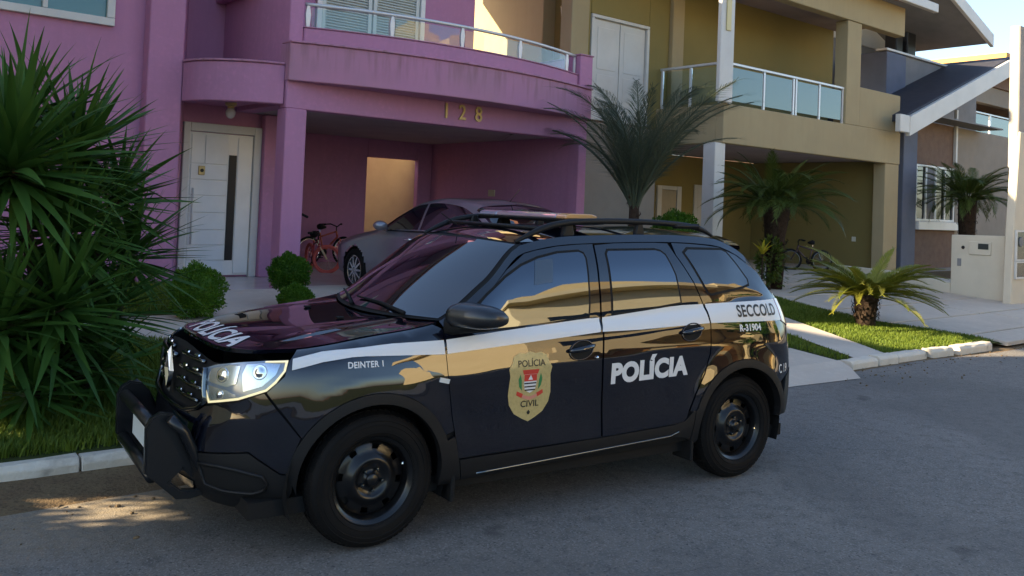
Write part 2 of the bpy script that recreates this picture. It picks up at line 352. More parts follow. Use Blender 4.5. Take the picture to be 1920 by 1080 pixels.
# ochre house driveway: cast slabs with open joints between them
drv = thing('slab_driveway', 'pale concrete slab driveway with dark grass joints beside corner lawn', 'driveway', (0, 0, 0)); drv['kind'] = 'structure'
slope_patch('joint_soil', M['lawnsoil'], [(11.35, 1.5), (20.5, 1.2), (20.5, 8), (12.3, 8), (12.3, 7.2), (11.31, 5.0), (10.97, 3.22), (11.5, 1.9)], -.012)
ye = [1.40, 1.98, 3.02, 4.15, 5.3, 6.5, 7.6]
def lawn_edge(y): return float(np.interp(y, [1.52, 1.9, 3.22, 5.0, 7.2], [11.45, 11.5, 10.97, 11.31, 12.3])) + .03
for i in range(6):
    a, b = ye[i] + .03, ye[i + 1] - .03
    xs = [lawn_edge((a + b) / 2), 14.4 + .25 * (i % 2), 17.0 if i > 2 else 17.3 + .2 * (i % 2), 20.4]
    for j in range(3):
        p = [(xs[j] + (.0 if j == 0 else .02), a), (xs[j + 1] - .02, a), (xs[j + 1] - .02, b), (xs[j] + (.0 if j == 0 else .02), b)]
        if j == 0: p[0] = (lawn_edge(a), a); p[3] = (lawn_edge(b), b)
        dz = random.uniform(-.004, .006)
        mb = MB(); V = [(x_, y_, G(y_) + .02 + dz) for x_, y_ in p]; V += [(x_, y_, z_ - .06) for x_, y_, z_ in V]
        mb.add(V, [(0, 1, 2, 3), (0, 4, 5, 1), (1, 5, 6, 2), (2, 6, 7, 3), (3, 7, 4, 0)]); mb.build('slab', M['concrete'], drv, bevel=.008)
# grass: real blades
def in_poly(X, Y, poly):
    c = np.zeros(len(X), bool); n = len(poly)
    for i in range(n):
        (x0, y0), (x1, y1) = poly[i], poly[i - 1]
        k = ((y0 > Y) != (y1 > Y)) & (X < (x1 - x0) * (Y - y0) / (y1 - y0 + 1e-12) + x0); c ^= k
    return c
def grass(name, poly, dens, h, parent=None, lean=.5):
    xs = [p[0] for p in poly]; ys = [p[1] for p in poly]
    n = int((max(xs) - min(xs)) * (max(ys) - min(ys)) * dens)
    X = RNG.uniform(min(xs), max(xs), n); Y = RNG.uniform(min(ys), max(ys), n)
    k = in_poly(X, Y, poly); X, Y = X[k], Y[k]; n = len(X)
    clump = .6 + .4 * np.sin(X * 3.1 + np.sin(Y * 2.3) * 2) * np.sin(Y * 2.7 + 1.3 * np.sin(X * 1.7)) + RNG.uniform(-.2, .3, n)
    H = h * (.55 + .55 * np.clip(clump, .2, 1.3)); A = RNG.uniform(0, 2 * math.pi, n); W = RNG.uniform(.004, .008, n)
    Z = np.array([G(v) for v in Y]); LX = np.cos(A + 1.2) * H * RNG.uniform(.1, lean + .2, n); LY = np.sin(A + 1.2) * H * RNG.uniform(.1, lean + .2, n)
    dx, dy = np.cos(A) * W, np.sin(A) * W
    V = np.stack([np.stack([X - dx, Y - dy, Z], 1), np.stack([X + dx, Y + dy, Z], 1), np.stack([X + dx * .7 + LX * .4, Y + dy * .7 + LY * .4, Z + H * .6], 1), np.stack([X - dx * .7 + LX * .4, Y - dy * .7 + LY * .4, Z + H * .6], 1), np.stack([X + LX, Y + LY, Z + H], 1)], 1).reshape(-1, 3)
    b = np.arange(n) * 5; F = np.concatenate([np.stack([b, b + 1, b + 2, b + 3], 1).ravel(), np.stack([b + 3, b + 2, b + 4], 1).ravel()])
    me = bpy.data.meshes.new(name); me.vertices.add(len(V)); me.vertices.foreach_set('co', V.ravel().astype(np.float32))
    ls = np.concatenate([np.arange(n) * 4, 4 * n + np.arange(n) * 3]); lt = np.concatenate([np.full(n, 4), np.full(n, 3)])
    me.loops.add(len(F)); me.loops.foreach_set('vertex_index', F.astype(np.int32)); me.polygons.add(2 * n); me.polygons.foreach_set('loop_start', ls.astype(np.int32)); me.polygons.foreach_set('loop_total', lt.astype(np.int32)); me.update(calc_edges=True)
    me.materials.append(M['grass']); o = bpy.data.objects.new(name, me); COL.objects.link(o); o['kind'] = 'stuff'
    return o
tag(grass('grass', [(-2.4, 2.26), (1.1, 2.12), (1.22, 3.6), (.55, 4.9), (.15, 5.45), (-1.9, 5.5)], 4200, .095), 'short green grass of the left front lawn below the yucca', 'grass')
tag(grass('grass', [(8.48, 1.72), (11.40, 1.60), (11.46, 1.9), (10.93, 3.22), (11.27, 5.0), (12.25, 7.1), (10.65, 7.35), (9.57, 3.83)], 3000, .055), 'bright green grass of the corner lawn around the low cycad', 'grass')
tag(grass('grass', [(6.98, 2.6), (7.48, 2.42), (7.46, 1.80), (7.70, 1.78), (8.28, 3.05), (9.5, 7.5), (8.95, 7.7), (8.05, 7.7), (7.25, 4.4)], 1800, .06), 'narrow strip of grass between pale ramp and cement path', 'grass')
tag(grass('grass', [(-7, 2.42), (-2.42, 2.26), (-1.92, 5.5), (-7, 5.5)], 2200, .095), 'short green grass running on to the left beyond the yucca', 'grass')
tag(grass('grass', [(-7, 6.6), (1.0, 6.45), (1.8, 7.0), (1.8, 9.0), (-7, 9.3)], 1500, .08), 'strip of grass under the left wall of the pink house', 'grass')
# litter of small stones and dry leaves in the gutter
mb = MB()
for i in range(260):
    if i < 150: xx = random.uniform(-2.2, .6); yy = KY(xx) - .02 - abs(random.gauss(0, .45))
    else: xx = random.uniform(6, 12); yy = KY(xx) - .05 - abs(random.gauss(0, .35))
    r = random.uniform(.004, .013); mb.ball((xx, yy, r * .5), (r * random.uniform(.8, 1.6), r, r * .7), 6, 4)
mb.build('gravel', M['soil'])['kind'] = 'stuff'
mb = MB()
for i in range(70):
    if i % 2: xx = random.uniform(5.5, 11.5); yy = KY(xx) - .03 - abs(random.gauss(0, .5))
    else: xx = random.uniform(-2.2, .5); yy = KY(xx) - .03 - abs(random.gauss(0, .3))
    a = random.uniform(0, 6.3); r = random.uniform(.012, .03); c, s_ = math.cos(a) * r, math.sin(a) * r
    mb.add([(xx - c, yy - s_, .004), (xx + s_ * .4, yy - c * .4, .012), (xx + c, yy + s_, .006), (xx - s_ * .4, yy + c * .4, .014)], [(0, 1, 2, 3)])
mb.build('leaves', M['deadleaf'], fix=False)['kind'] = 'stuff'
# ================================================================ pink house
FL = .47
pink = thing('pink_house', 'pink two storey house with garage, white door and number 128', 'house', (6, 10, 0))
PK = Vector((6, 10, 0))
def rel(o, P):                              # keep world coordinates while parenting to a thing's base
    o.location = Vector(o.location) - P; return o
def pw(name, m, x0, x1, y0, y1, z0, z1, bevel=.012, par=None, P=None):
    return rel(bx(name, m, par or pink, x0, x1, y0, y1, z0, z1, bevel), P or PK)
def pm(mb, name, m, par=None, P=None, bevel=.012, smooth=False, seg=1):
    return rel(mb.build(name, m, par or pink, bevel=bevel, smooth=smooth, seg=seg), P or PK)
pk = M['pink']
pw('wall', pk, -3.0, 1.80, 9.45, 9.65, .1, 7.0)
pm(MB().prism([(1.78, 9.62), (1.80, 9.24), (2.24, 9.14), (2.56, 10.02), (1.80, 10.02)], .1, 7.0), 'corner_pilaster', pk)
pw('wall', pk, 2.50, 4.03, 10.02, 10.22, FL, 3.6)
pw('side_pillar', pk, 3.77, 4.02, 9.84, 10.019, FL, 3.05)
pw('column', pk, 3.28, 3.59, 7.96, 8.26, .2, 3.0)
pw('side_beam', pk, 3.30, 3.58, 8.263, 9.86, 3.05, 3.40)
pw('beam', pk, 3.28, 9.02, 7.98, 8.20, 3.002, 3.40)
pw('pier', pk, 8.82, 9.02, 7.975, 8.25, .2, 3.0)
pw('garage_wall', pk, 8.87, 9.02, 8.253, 13.05, .2, 3.85)
# rear wall of the garage with a doorway into the yard
pw('garage_wall', pk, 3.6, 7.27, 12.9, 13.05, FL - .05, 3.4); pw('garage_wall', pk, 8.52, 8.868, 12.9, 13.05, FL - .05, 3.4); pw('garage_wall', pk, 7.273, 8.517, 12.9, 13.05, 2.68, 3.4)
pw('garage_wall', pk, 3.45, 3.6, 10.23, 13.05, FL - .05, 3.4)
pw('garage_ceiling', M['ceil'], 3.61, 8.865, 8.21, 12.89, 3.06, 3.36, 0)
pw('yard_wall', M['cream_wall'], 4.5, 12.0, 15.4, 15.55, 0, 3.1); pw('yard_wall', M['cream_wall'], 10.02, 10.14, 13.6, 15.39, 0, 3.0)
pw('yard_wall', M['cream_wall'], 6.6, 6.75, 13.06, 15.39, 0, 3.6); pw('garage_floor', M['tile'], 3.6, 8.86, 8.0, 15.3, .3, FL, 0)  # this yard wall is added to keep sun off the garage wall
# bowed slab, parapet and railing
def arc(y_end, y_mid, x0, x1, n=28):
    return [(x0 + (x1 - x0) * i / n, y_end - (y_end - y_mid) * (1 - (2 * i / n - 1) ** 2)) for i in range(n + 1)]
def arc_slab(y_end, y_mid, x0, x1, yb, z0, z1):
    a = arc(y_end, y_mid, x0, x1); return MB().prism(a + [(x1, yb), (x0, yb)], z0, z1)
f_ = rel(arc_slab(7.90, 7.38, 3.27, 9.03, 8.21, 0, .50).build('slab_fascia', M['fascia'], pink, bevel=.01), PK); f_.location.z += 3.37
pm(arc_slab(7.865, 7.345, 3.27, 9.03, 8.18, 3.872, 3.90), 'drip_ledge', M['fascia'], bevel=.006)
pm(arc_slab(7.95, 7.43, 3.49, 8.72, 8.12, 3.902, 4.10), 'parapet', pk)
pm(arc_slab(7.935, 7.415, 3.49, 8.72, 8.13, 4.102, 4.118), 'parapet_cap', M['fascia'], bevel=.004)
pw('end_block', pk, 8.723, 9.03, 7.90, 8.22, 3.902, 4.44); pw('end_block_cap', M['fascia'], 8.71, 9.045, 7.885, 8.235, 4.443, 4.465, .005)
pw('side_parapet', pk, 8.88, 9.03, 8.223, 12.5, 3.852, 4.44); pw('side_parapet_cap', M['fascia'], 8.865, 9.045, 8.237, 12.5, 4.443, 4.46, .005)
pw('balcony_floor', M['tile'], 3.5, 8.87, 8.215, 13.0, 3.42, 3.90, 0)
rail = [(x, y + .06, 4.43) for x, y in arc(7.97, 7.45, 3.52, 8.70)]
top = rel(MB().tube(rail, .026, 8, flat=1.3).build('top_rail', M['alu'], pink, smooth=True), PK)
def arc_y(x): t = (x - 3.52) / (8.70 - 3.52); return 7.97 - .52 * (1 - (2 * t - 1) ** 2) + .06
posts = [3.56, 4.72, 5.88, 7.08, 8.40, 8.68]
for x in posts:
    mb = MB(); y = arc_y(x); w = .035 if x < 8.6 else .02
    mb.prism([(x - w * .7, 4.118), (x + w * .7, 4.118), (x + w, 4.22), (x + w * 1.15, 4.30), (x + w * .6, 4.41), (x - w * .6, 4.41), (x - w * 1.15, 4.30), (x - w, 4.22)], y - .02, y + .02, 'y')
    pm(mb, 'rail_post', M['alu'], bevel=.004)
for a, b in zip(posts[:-1], posts[1:]):
    if b - a < .4: continue
    n = 6; P = [[(a + .05 + (b - a - .1) * i / n, arc_y(a + .05 + (b - a - .1) * i / n) + d, 0) for i in range(n + 1)] for d in (-.004, .004)]
    poly = [(p[0], p[1]) for p in P[0]] + [(p[0], p[1]) for p in P[1][::-1]]
    pm(MB().prism(poly, 4.13, 4.385), 'glass_pane', M['glass'], bevel=0)
# porch: bowed beam, ceiling, floor and step
pa = [(2.24, 9.14), (2.29, 8.86), (2.42, 8.60), (2.62, 8.38), (2.90, 8.18), (3.27, 8.03)]
pi = [(2.44, 9.16), (2.48, 8.92), (2.59, 8.72), (2.77, 8.53), (3.01, 8.36), (3.28, 8.25)]
rnd_ = lambda p: p
def smooth_poly(p, n=5):
    out = []
    for i in range(len(p) - 1):
        p0 = p[max(i - 1, 0)]; p1 = p[i]; p2 = p[i + 1]; p3 = p[min(i + 2, len(p) - 1)]
        for k in range(n):
            t = k / n; out.append(tuple(.5 * ((2 * p1[j]) + (-p0[j] + p2[j]) * t + (2 * p0[j] - 5 * p1[j] + 4 * p2[j] - p3[j]) * t * t + (-p0[j] + 3 * p1[j] - 3 * p2[j] + p3[j]) * t ** 3) for j in range(len(p1))))
    return out + [p[-1]]
A_, B_ = smooth_poly(pa), smooth_poly(pi)
pm(MB().prism(A_ + B_[::-1], 3.05, 3.58), 'porch_beam', pk)
C_ = smooth_poly([(x - .02, y - .02) for x, y in pa])
pm(MB().prism(C_ + B_[::-1], 3.583, 3.61), 'porch_beam_cap', M['fascia'], bevel=.004)
pm(MB().prism(B_ + [(3.295, 9.85), (3.29, 10.01), (2.57, 10.01)], 3.12, 3.40), 'porch_ceiling', pk, bevel=0)
pm(MB().prism(B_ + [(3.27, 10.5), (2.3, 10.5)], 3.42, 3.56), 'upper_ledge', pk, bevel=0)
pw('wall', pk, 2.2, 3.6, 10.5, 10.65, 3.5, 7.0); pw('wall', pk, 3.28, 3.485, 7.97, 10.49, 3.615, 7.0)
pw('slanted_brace', pk, 3.12, 3.275, 8.9, 10.49, 4.72, 4.95)
pm(MB().prism([(1.95, 9.13), (1.98, 7.98), (2.3, 7.90), (3.27, 7.90), (3.27, 8.28), (3.61, 8.28), (3.61, 10.01), (2.57, 10.01), (2.25, 9.13)], .14, FL - .03), 'porch_base', M['concrete'], bevel=.01)
pm(MB().prism([(1.93, 9.12), (1.96, 7.94), (2.3, 7.86), (3.27, 7.86), (3.27, 8.29), (3.60, 8.29), (3.60, 10.01), (2.58, 10.01), (2.26, 9.12)], FL - .028, FL + .004), 'porch_floor', M['tile'], bevel=.006)
# front door
door = rel(MB().box(2.66, 3.645, 9.985, 10.018, FL + .03, 2.70).build('door', M['white'], pink, bevel=.004), PK)
for (x0, x1, z0, z1) in ((2.56, 2.655, FL, 2.84), (3.65, 3.768, FL, 2.84), (2.657, 3.648, 2.71, 2.84)):
    pw('door_frame', M['oldwhite'], x0, x1, 9.94, 10.018, z0, z1, .008)
zz = [.52, .74, .98, 1.22, 1.48, 1.74, 1.98, 2.22, 2.67]
for a, b in zip(zz[:-1], zz[1:]):
    o = MB().box(2.69 if b < 2.5 else 2.90, 3.255, 9.966, 9.983, a + .008, b - .008).build('door_board', M['white'], door, bevel=.004)
    if b > 2.5: MB().box(2.69, 2.885, 9.966, 9.983, a + .008, b - .008).build('door_board', M['white'], door, bevel=.004)
MB().box(3.405, 3.63, 9.966, 9.983, .53, 2.66).build('door_stile', M['white'], door, bevel=.004)
MB().box(3.27, 3.39, 9.972, 9.984, .74, 2.38).build('glass_strip', M['black'], door)
MB().tube([(2.73, 9.93, 1.0), (2.73, 9.93, 1.85)], .014, 8).tube([(2.73, 9.93, 1.1), (2.73, 9.98, 1.1)], .01, 6).tube([(2.73, 9.93, 1.75), (2.73, 9.98, 1.75)], .01, 6).build('door_handle', M['oldwhite'], door, smooth=True)
lk = MB().box(2.80, 2.90, 9.94, 9.965, 2.05, 2.19).build('door_lock', M['gold'], door, bevel=.01)
MB().lathe([(0, -.005), (.028, -.005), (.028, 0)], 12, (2.85, 9.938, 2.12), 'y').build('lock_dial', M['black'], door)
# first floor
wl_ = [(3.49, 4.60), (6.72, 7.84)]
for a, b in wl_: pw('upper_wall', pk, a, b, 10.0, 10.2, 3.9, 7.0)
pw('upper_wall', pk, 4.603, 6.717, 10.0, 10.2, 6.25, 7.0)
pw('upper_wall', pk, 7.64, 7.84, 10.203, 13.2, 3.9, 7.0); pw('upper_wall', pk, -3.0, 7.84, 13.203, 13.4, 3.4, 7.0)
pw('wall', pk, -3.0, -2.8, 9.653, 13.2, .1, 7.0)
sh = rel(MB().box(4.61, 6.71, 10.06, 10.10, 3.92, 6.24).build('shutter_door', M['shutter'], pink, bevel=.004), PK)
for (x0, x1, z0, z1) in ((4.61, 4.70, 3.92, 6.24), (6.62, 6.71, 3.92, 6.24), (4.703, 6.617, 6.15, 6.24)):
    MB().box(x0, x1, 9.96, 10.055, z0, z1).build('frame', M['white'], sh, bevel=.005)
for k in range(2):
    a = 4.72 + .96 * k; b = a + .93
    for (x0, x1, z0, z1) in ((a, a + .07, 3.95, 6.13), (b - .07, b, 3.95, 6.13), (a + .073, b - .073, 3.95, 4.05), (a + .073, b - .073, 6.03, 6.13)):
        MB().box(x0, x1, 10.0, 10.055, z0, z1).build('leaf_frame', M['shutter'], sh, bevel=.004)
    mb = MB()
    for i in range(44):
        z = 4.07 + i * .0445
        mb.add([(a + .075, 10.005, z), (b - .075, 10.005, z), (b - .075, 10.05, z + .035), (a + .075, 10.05, z + .035), (a + .075, 10.009, z - .006), (b - .075, 10.009, z - .006), (b - .075, 10.054, z + .029), (a + .075, 10.054, z + .029)],
               [(0, 1, 2, 3), (7, 6, 5, 4), (4, 5, 1, 0)])
    mb.build('louvre_slats', M['shutter'], sh, fix=False)['kind'] = 'stuff'
win = rel(MB().box(-.22, 1.30, 9.43, 9.446, 4.06, 5.5).build('window', mat('teal_glass', (.05, .15, .16), .08, spec=.7), pink), PK)
for (x0, x1, z0, z1) in ((-.24, 1.38, 3.96, 4.06), (1.28, 1.38, 4.063, 5.6), (.50, .56, 4.063, 5.6)):
    MB().box(x0, x1, 9.37, 9.448, z0, z1).build('window_frame', M['oldwhite'], win, bevel=.006)
# roof
def gable(mb, x0, x1, y0, y1, ze, zr, t=.16):
    ym = (y0 + y1) / 2
    mb.prism([(y0, ze), (ym, zr), (y1, ze), (y1, ze + t), (ym, zr + t), (y0, ze + t)], x0, x1, 'x'); return mb
pm(gable(MB(), -3.6, 8.9, 8.6, 13.9, 6.95, 8.1), 'roof', M['redtile'], bevel=0); pw('roof_soffit', M['oldwhite'], -3.5, 8.1, 8.75, 13.8, 6.9, 6.945, 0)
# house number
for ch, x in (('1', 5.96), ('2', 6.27), ('8', 6.59)):
    me = text_mesh(ch, .33, .004, .9, extrude=.012); me.materials.append(M['gold'])
    o = link('house_number', me, pink, Vector((x - .02, 7.962, 3.215)) - PK, (math.pi / 2, 0, 0)); o['label'] = 'brass digit ' + ch + ' on the pink beam'
lamp = thing('porch_lamp', 'small glass porch lamp hanging above the white door', 'lamp', (2.93, 9.15, 3.12))
MB().lathe([(0, 0), (.085, 0), (.085, -.05), (.05, -.07), (.05, -.1), (0, -.1)], 16).build('lamp_base', M['gold'], lamp, smooth='auto')
MB().ball((0, 0, -.17), (.075, .075, .085), 14, 9).build('glass_globe', mat('frosted_lamp_glass', (.55, .5, .5), .15, spec=.6), lamp, smooth=True)
# meter plate on the garage wall
pw('wall_plate', mat('beige_plate', (.5, .42, .28), .5), 8.85, 8.868, 10.5, 10.72, 1.95, 2.08, .004)


def warp(root, fx, fz):
    """fine adjustment of a finished house to the surveyed positions"""
    bpy.context.view_layer.update()
    for o in root.children_recursive:
        if o.type != 'MESH': continue
        mw = o.matrix_world.copy(); mi = mw.inverted()
        for v in o.data.vertices:
            p = mw @ v.co; v.co = mi @ Vector((fx(p), p.y, fz(p.z)))
def pl_(xs, ys):
    def f(z):
        if z <= xs[0]: return z + ys[0] - xs[0]
        if z >= xs[-1]: return ys[-1] + (z - xs[-1]) * (ys[-1] - ys[-2]) / (xs[-1] - xs[-2])
        return float(np.interp(z, xs, ys))
    return f
warp(pink, lambda p: 3.37 + (p.x - 3.59) * 1.048 , pl_([1.2, 3.01, 3.37, 3.87, 4.43], [1.2, 3.085, 3.47, 4.015, 4.63]))
lamp.location = (2.70, 9.15, 3.20)

# ================================================================ unseen wall plates added on the left to cast the shade (show in reflections)
nb = thing('sun_blocker', 'unseen cream wall plates with openings, added at far left to shape sunlight', 'house', (-8, 8, 0)); NB = Vector((-8, 8, 0))
def nw(x0, x1, y0, y1, z0, z1): rel(bx('wall', M['opp2'], nb, x0, x1, y0, y1, z0, z1), NB)
nw(-70, -5.2, 2.5, 2.8, 0, 12.5)                          # blocker plate along the street
H_ = [(2.95, 3.55, 1.78, 2.13), (4.20, 4.85, 1.84, 2.10), (8.35, 10.25, 6.65, 7.75)]      # openings cut for the sun patches (y0, y1, z0, z1)
ycuts = [2.5, 2.95, 3.55, 4.20, 4.85, 8.35, 10.25, 16]
for a_, b_ in zip(ycuts[:-1], ycuts[1:]):
    h = [q for q in H_ if q[0] <= a_ + .01 and b_ <= q[1] + .01]
    if h: nw(-5.2, -5.0, a_ + .001, b_ - .001, 0, h[0][2]); nw(-5.2, -5.0, a_ + .001, b_ - .001, h[0][3], 9.2)
    else: nw(-5.2, -5.0, a_, b_, 0, 9.2)

mb = MB(); rd_ = random.Random(11)              # creeper added in the openings to dapple the sun patches
for (y0, y1, z0, z1) in H_[:2]:
    for i in range(130):
        e = rd_.random(); d = abs(rd_.gauss(0, .07)); y, z = (rd_.uniform(y0, y1), rd_.choice((z0 + d, z1 - d))) if e < .6 else (rd_.choice((y0 + d * 1.6, y1 - d * 1.6)), rd_.uniform(z0, z1))
        u = Vector((rd_.uniform(-.3, .3), rd_.uniform(-1, 1), rd_.uniform(-1, 1))).normalized(); w = u.cross(Vector((1, .1, 0))).normalized(); l = rd_.uniform(.05, .10); p = Vector((-5.1 + rd_.uniform(-.08, .08), y, z)) - u * l / 2
        mb.add([p, p + u * l * .5 + w * l * .35, p + u * l, p + u * l * .5 - w * l * .35], [(0, 1, 2, 3)])
o_ = rel(mb.build('dapple_leaves', M['shrub'], nb, fix=False), NB); o_['kind'] = 'stuff'

# ================================================================ ochre house
ye_ = thing('ochre_house', 'ochre two storey house with glass balcony and white corner column', 'house', (15, 9, 0)); YP = Vector((15, 9, 0)); YF = .60
def yw(name, m, x0, x1, y0, y1, z0, z1, bevel=.012, par=None): return rel(bx(name, m, par or ye_, x0, x1, y0, y1, z0, z1, bevel), YP)
yl, ol = M['yellow'], M['olive']
yw('slab_band', yl, 12.30, 19.25, 7.60, 7.80, 3.23, 4.00); yw('slab_band', yl, 12.30, 12.50, 7.803, 9.5, 3.23, 3.98)
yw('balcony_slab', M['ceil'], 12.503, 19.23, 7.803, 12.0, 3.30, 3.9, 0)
yw('solid_parapet', yl, 17.34, 19.24, 7.62, 7.80, 4.003, 4.90); yw('solid_parapet', yl, 19.06, 19.24, 7.803, 9.5, 3.9, 4.88)
yw('balcony_pier', yl, 16.74, 17.34, 7.61, 7.95, 4.003, 6.28)
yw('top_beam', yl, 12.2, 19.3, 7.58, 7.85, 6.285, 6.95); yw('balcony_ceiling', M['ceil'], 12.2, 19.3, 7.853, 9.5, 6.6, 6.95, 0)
yw('lintel_band', yl, 12.5, 16.73, 7.99, 8.1, 6.45, 6.6)
colm = yw('corner_column', M['oldwhite'], 12.02, 12.44, 7.50, 7.597, 4.003, 6.95); yw('corner_column', M['oldwhite'], 12.12, 12.44, 7.64, 7.96, .3, 3.228)
yw('column_plate', mat('warm_yellow_plate', (.62, .52, .25), .4), 12.16, 12.30, 7.47, 7.498, 5.35, 5.95, .005)  # yellow plate set on the front of the corner column
yw('garage_pier', yl, 18.60, 19.25, 7.62, 7.95, .3, 3.228); yw('garage_wall', ol, 18.95, 19.2, 7.953, 12.2, .3, 3.298)
yw('garage_wall', ol, 12.4, 18.948, 12.0, 12.2, .3, 3.298)
yw('garage_floor', M['concrete'], 12.35, 18.94, 7.7, 11.99, .3, YF, 0)
yw('wing_wall', M['taupe'], 10.3, 12.36, 9.5, 9.7, .2, 3.55); yw('wing_wall', ol, 12.2, 12.36, 9.703, 11.99, .2, 3.298)
yw('upper_wall', ol, 10.3, 10.42, 9.5, 9.7, 3.553, 6.95); yw('upper_wall', ol, 12.02, 12.65, 9.5, 9.7, 3.553, 6.95); yw('upper_wall', ol, 13.02, 19.04, 9.5, 9.7, 3.9, 6.95); yw('upper_wall', ol, 10.423, 12.017, 9.5, 9.7, 5.62, 6.95)
yw('upper_pier', yl, 12.653, 13.017, 9.40, 9.7, 3.9, 6.95); yw('upper_pier', yl, 9.86, 10.297, 9.40, 9.75, .2, 6.95)
yw('side_wall', ol, 10.62, 10.75, 9.703, 10.93, .2, 6.95); yw('side_wall', M['yellow'], 10.32, 10.74, 10.933, 16, .2, 8.0)
dd = yw('double_door', M['oldwhite'], 10.425, 12.015, 9.56, 9.62, 3.6, 5.618, .004)
for (x0, x1, z0, z1) in ((10.43, 10.50, 3.6, 5.55), (11.94, 12.01, 3.6, 5.55), (10.43, 12.01, 5.553, 5.612)): MB().box(x0, x1, 9.47, 9.557, z0, z1).build('door_frame', M['oldwhite'], dd, bevel=.006)
for k in range(2):
    a = 10.52 + .71 * k
    MB().box(a, a + .69, 9.525, 9.557, 3.6, 5.53).build('door_leaf', M['oldwhite'], dd, bevel=.006)
    for (z0, z1) in ((3.75, 4.5), (4.6, 5.4)): MB().box(a + .1, a + .59, 9.515, 9.523, z0, z1).build('door_panel', M['oldwhite'], dd, bevel=.01)
for (x0, x1) in ((14.98, 15.14), (15.72, 15.89)): yw('door_frame', M['oldwhite'], x0, x1, 11.93, 11.998, YF, 2.5, .006)
yw('door_frame', M['oldwhite'], 15.143, 15.717, 11.93, 11.998, 2.4, 2.5, .006); yw('garage_door', M['cream_wall'], 15.15, 15.71, 11.96, 11.998, YF, 2.39, .004)
wd = yw('garage_door', M['oldwhite'], 16.42, 17.29, 11.95, 11.998, YF, 2.58, .006)
for (z0, z1) in ((.8, 1.5), (1.65, 2.4)): MB().box(16.54, 17.17, 11.94, 11.948, z0, z1).build('door_panel', M['oldwhite'], wd, bevel=.01)
# balcony railing
M['mirrorpane'] = mat('tinted_balcony_glass', (.12, .145, .14), .04, metal=.5, spec=.5)
pxs = [12.58, 13.70, 14.80, 15.75, 16.70]
rel(MB().box(12.44, 16.735, 7.66, 7.73, 4.78, 4.83).build('top_rail', M['alu'], ye_, bevel=.008), YP); rel(MB().box(12.37, 12.42, 7.75, 9.48, 4.78, 4.83).build('top_rail', M['alu'], ye_, bevel=.008), YP)
for i, x in enumerate(pxs):
    for dx in ((-.05, .05) if i == 2 else (0,)): yw('rail_post', M['alu'], x + dx - .028, x + dx + .028, 7.67, 7.72, 4.003, 4.778, .004)
for i in range(4):
    a, b = pxs[i] + (.1 if i == 2 else .05), pxs[i + 1] - (.1 if i == 1 else .05)
    yw('glass_pane', M['mirrorpane'], a, b, 7.685, 7.70, 4.08, 4.74, 0)
ys = [7.80, 8.60, 9.42]
for y in ys: yw('rail_post', M['alu'], 12.37, 12.42, y - .025, y + .025, 3.983, 4.778, .004)
for i in range(2): yw('glass_pane', M['glass'], 12.39, 12.40, ys[i] + .04, ys[i + 1] - .04, 4.05, 4.74, 0)
rel(gable(MB(), 9.6, 19.7, 7.2, 16.5, 6.96, 8.6).build('roof', M['redtile'], ye_), YP); yw('roof_fascia', M['oldwhite'], 9.5, 20.0, 7.05, 7.19, 6.9, 7.1, .01)
yw('wall_outlet', M['lampwhite'], 18.935, 18.948, 8.6, 8.72, 1.28, 1.40, .004)  # small white outlet on the garage side wall
ac = thing('wall_lantern', 'small brass wall lantern high on the ochre side wall', 'lantern', (10.60, 10.3, 5.75))
MB().box(-.10, -.02, -.05, .05, .12, .22).build('bracket', M['gold'], ac, bevel=.008)
MB().lathe([(0, .12), (.10, .10), (.085, -.10), (.05, -.14), (0, -.14)], 6, (-.14, 0, 0)).build('glass_shade', M['lampwhite'], ac)
MB().lathe([(0, .17), (.12, .12), (.11, .10), (0, .10)], 6, (-.14, 0, 0)).build('cap', M['gold'], ac)

warp(ye_, lambda p: 12.7 + (p.x - 12.34) * 1.089 if p.x > 12.0 else p.x + .33 * (p.x - 9.8) / 2.2, pl_([.6, 3.23, 4.0, 4.82, 6.28], [.48, 3.31, 4.15, 5.05, 6.73]))
ac.location = (10.62, 10.3, 6.10)

# ================================================================ house with the dark sloping roof
th = thing('brown_house', 'brown house with black sloping roof and white framed window', 'house', (22, 9, 0)); TP = Vector((22, 9, 0))
def tw(name, m, x0, x1, y0, y1, z0, z1, bevel=.012, par=None): return rel(bx(name, m, par or th, x0, x1, y0, y1, z0, z1, bevel), TP)
for (x0, x1, z0, z1) in ((21.75, 21.98, .1, 4.7), (24.43, 29.5, .1, 4.7), (21.983, 24.427, .1, 1.84), (21.983, 24.427, 3.46, 4.7)): tw('wall', M['rust'] if x0 < 24 else M['taupe'], x0, x1, 8.0, 8.2, z0, z1, .006)
tw('corner_post', M['bluegrey'], 20.95, 21.72, 7.86, 8.15, .1, 4.45); tw('base_wall', M['grey'], 21.73, 24.5, 7.93, 7.998, .1, .5)
tw('white_downpipe', M['oldwhite'], 24.2, 24.3, 7.90, 7.995, 3.55, 5.2, .01)
wn_ = tw('window', M['darkglass'], 21.99, 24.42, 8.06, 8.08, 1.85, 3.45, 0)
for (x0, x1, z0, z1) in ((21.985, 22.07, 1.845, 3.455), (24.34, 24.42, 1.845, 3.455), (22.07, 24.34, 1.845, 1.91), (22.07, 24.34, 3.39, 3.455), (22.58, 22.66, 1.91, 3.39), (23.16, 23.25, 1.91, 3.39), (23.76, 23.84, 1.91, 3.39)):
    MB().box(x0, x1, 8.01, 8.055, z0, z1).build('window_frame', M['white'], wn_, bevel=.005)
MB().box(22.68, 23.15, 8.045, 8.056, 1.92, 3.38).build('curtain', M['grey'], wn_)
MB().box(21.9, 24.55, 7.84, 8.0, 1.60, 1.84).build('window_sill', M['white'], wn_, bevel=.012)
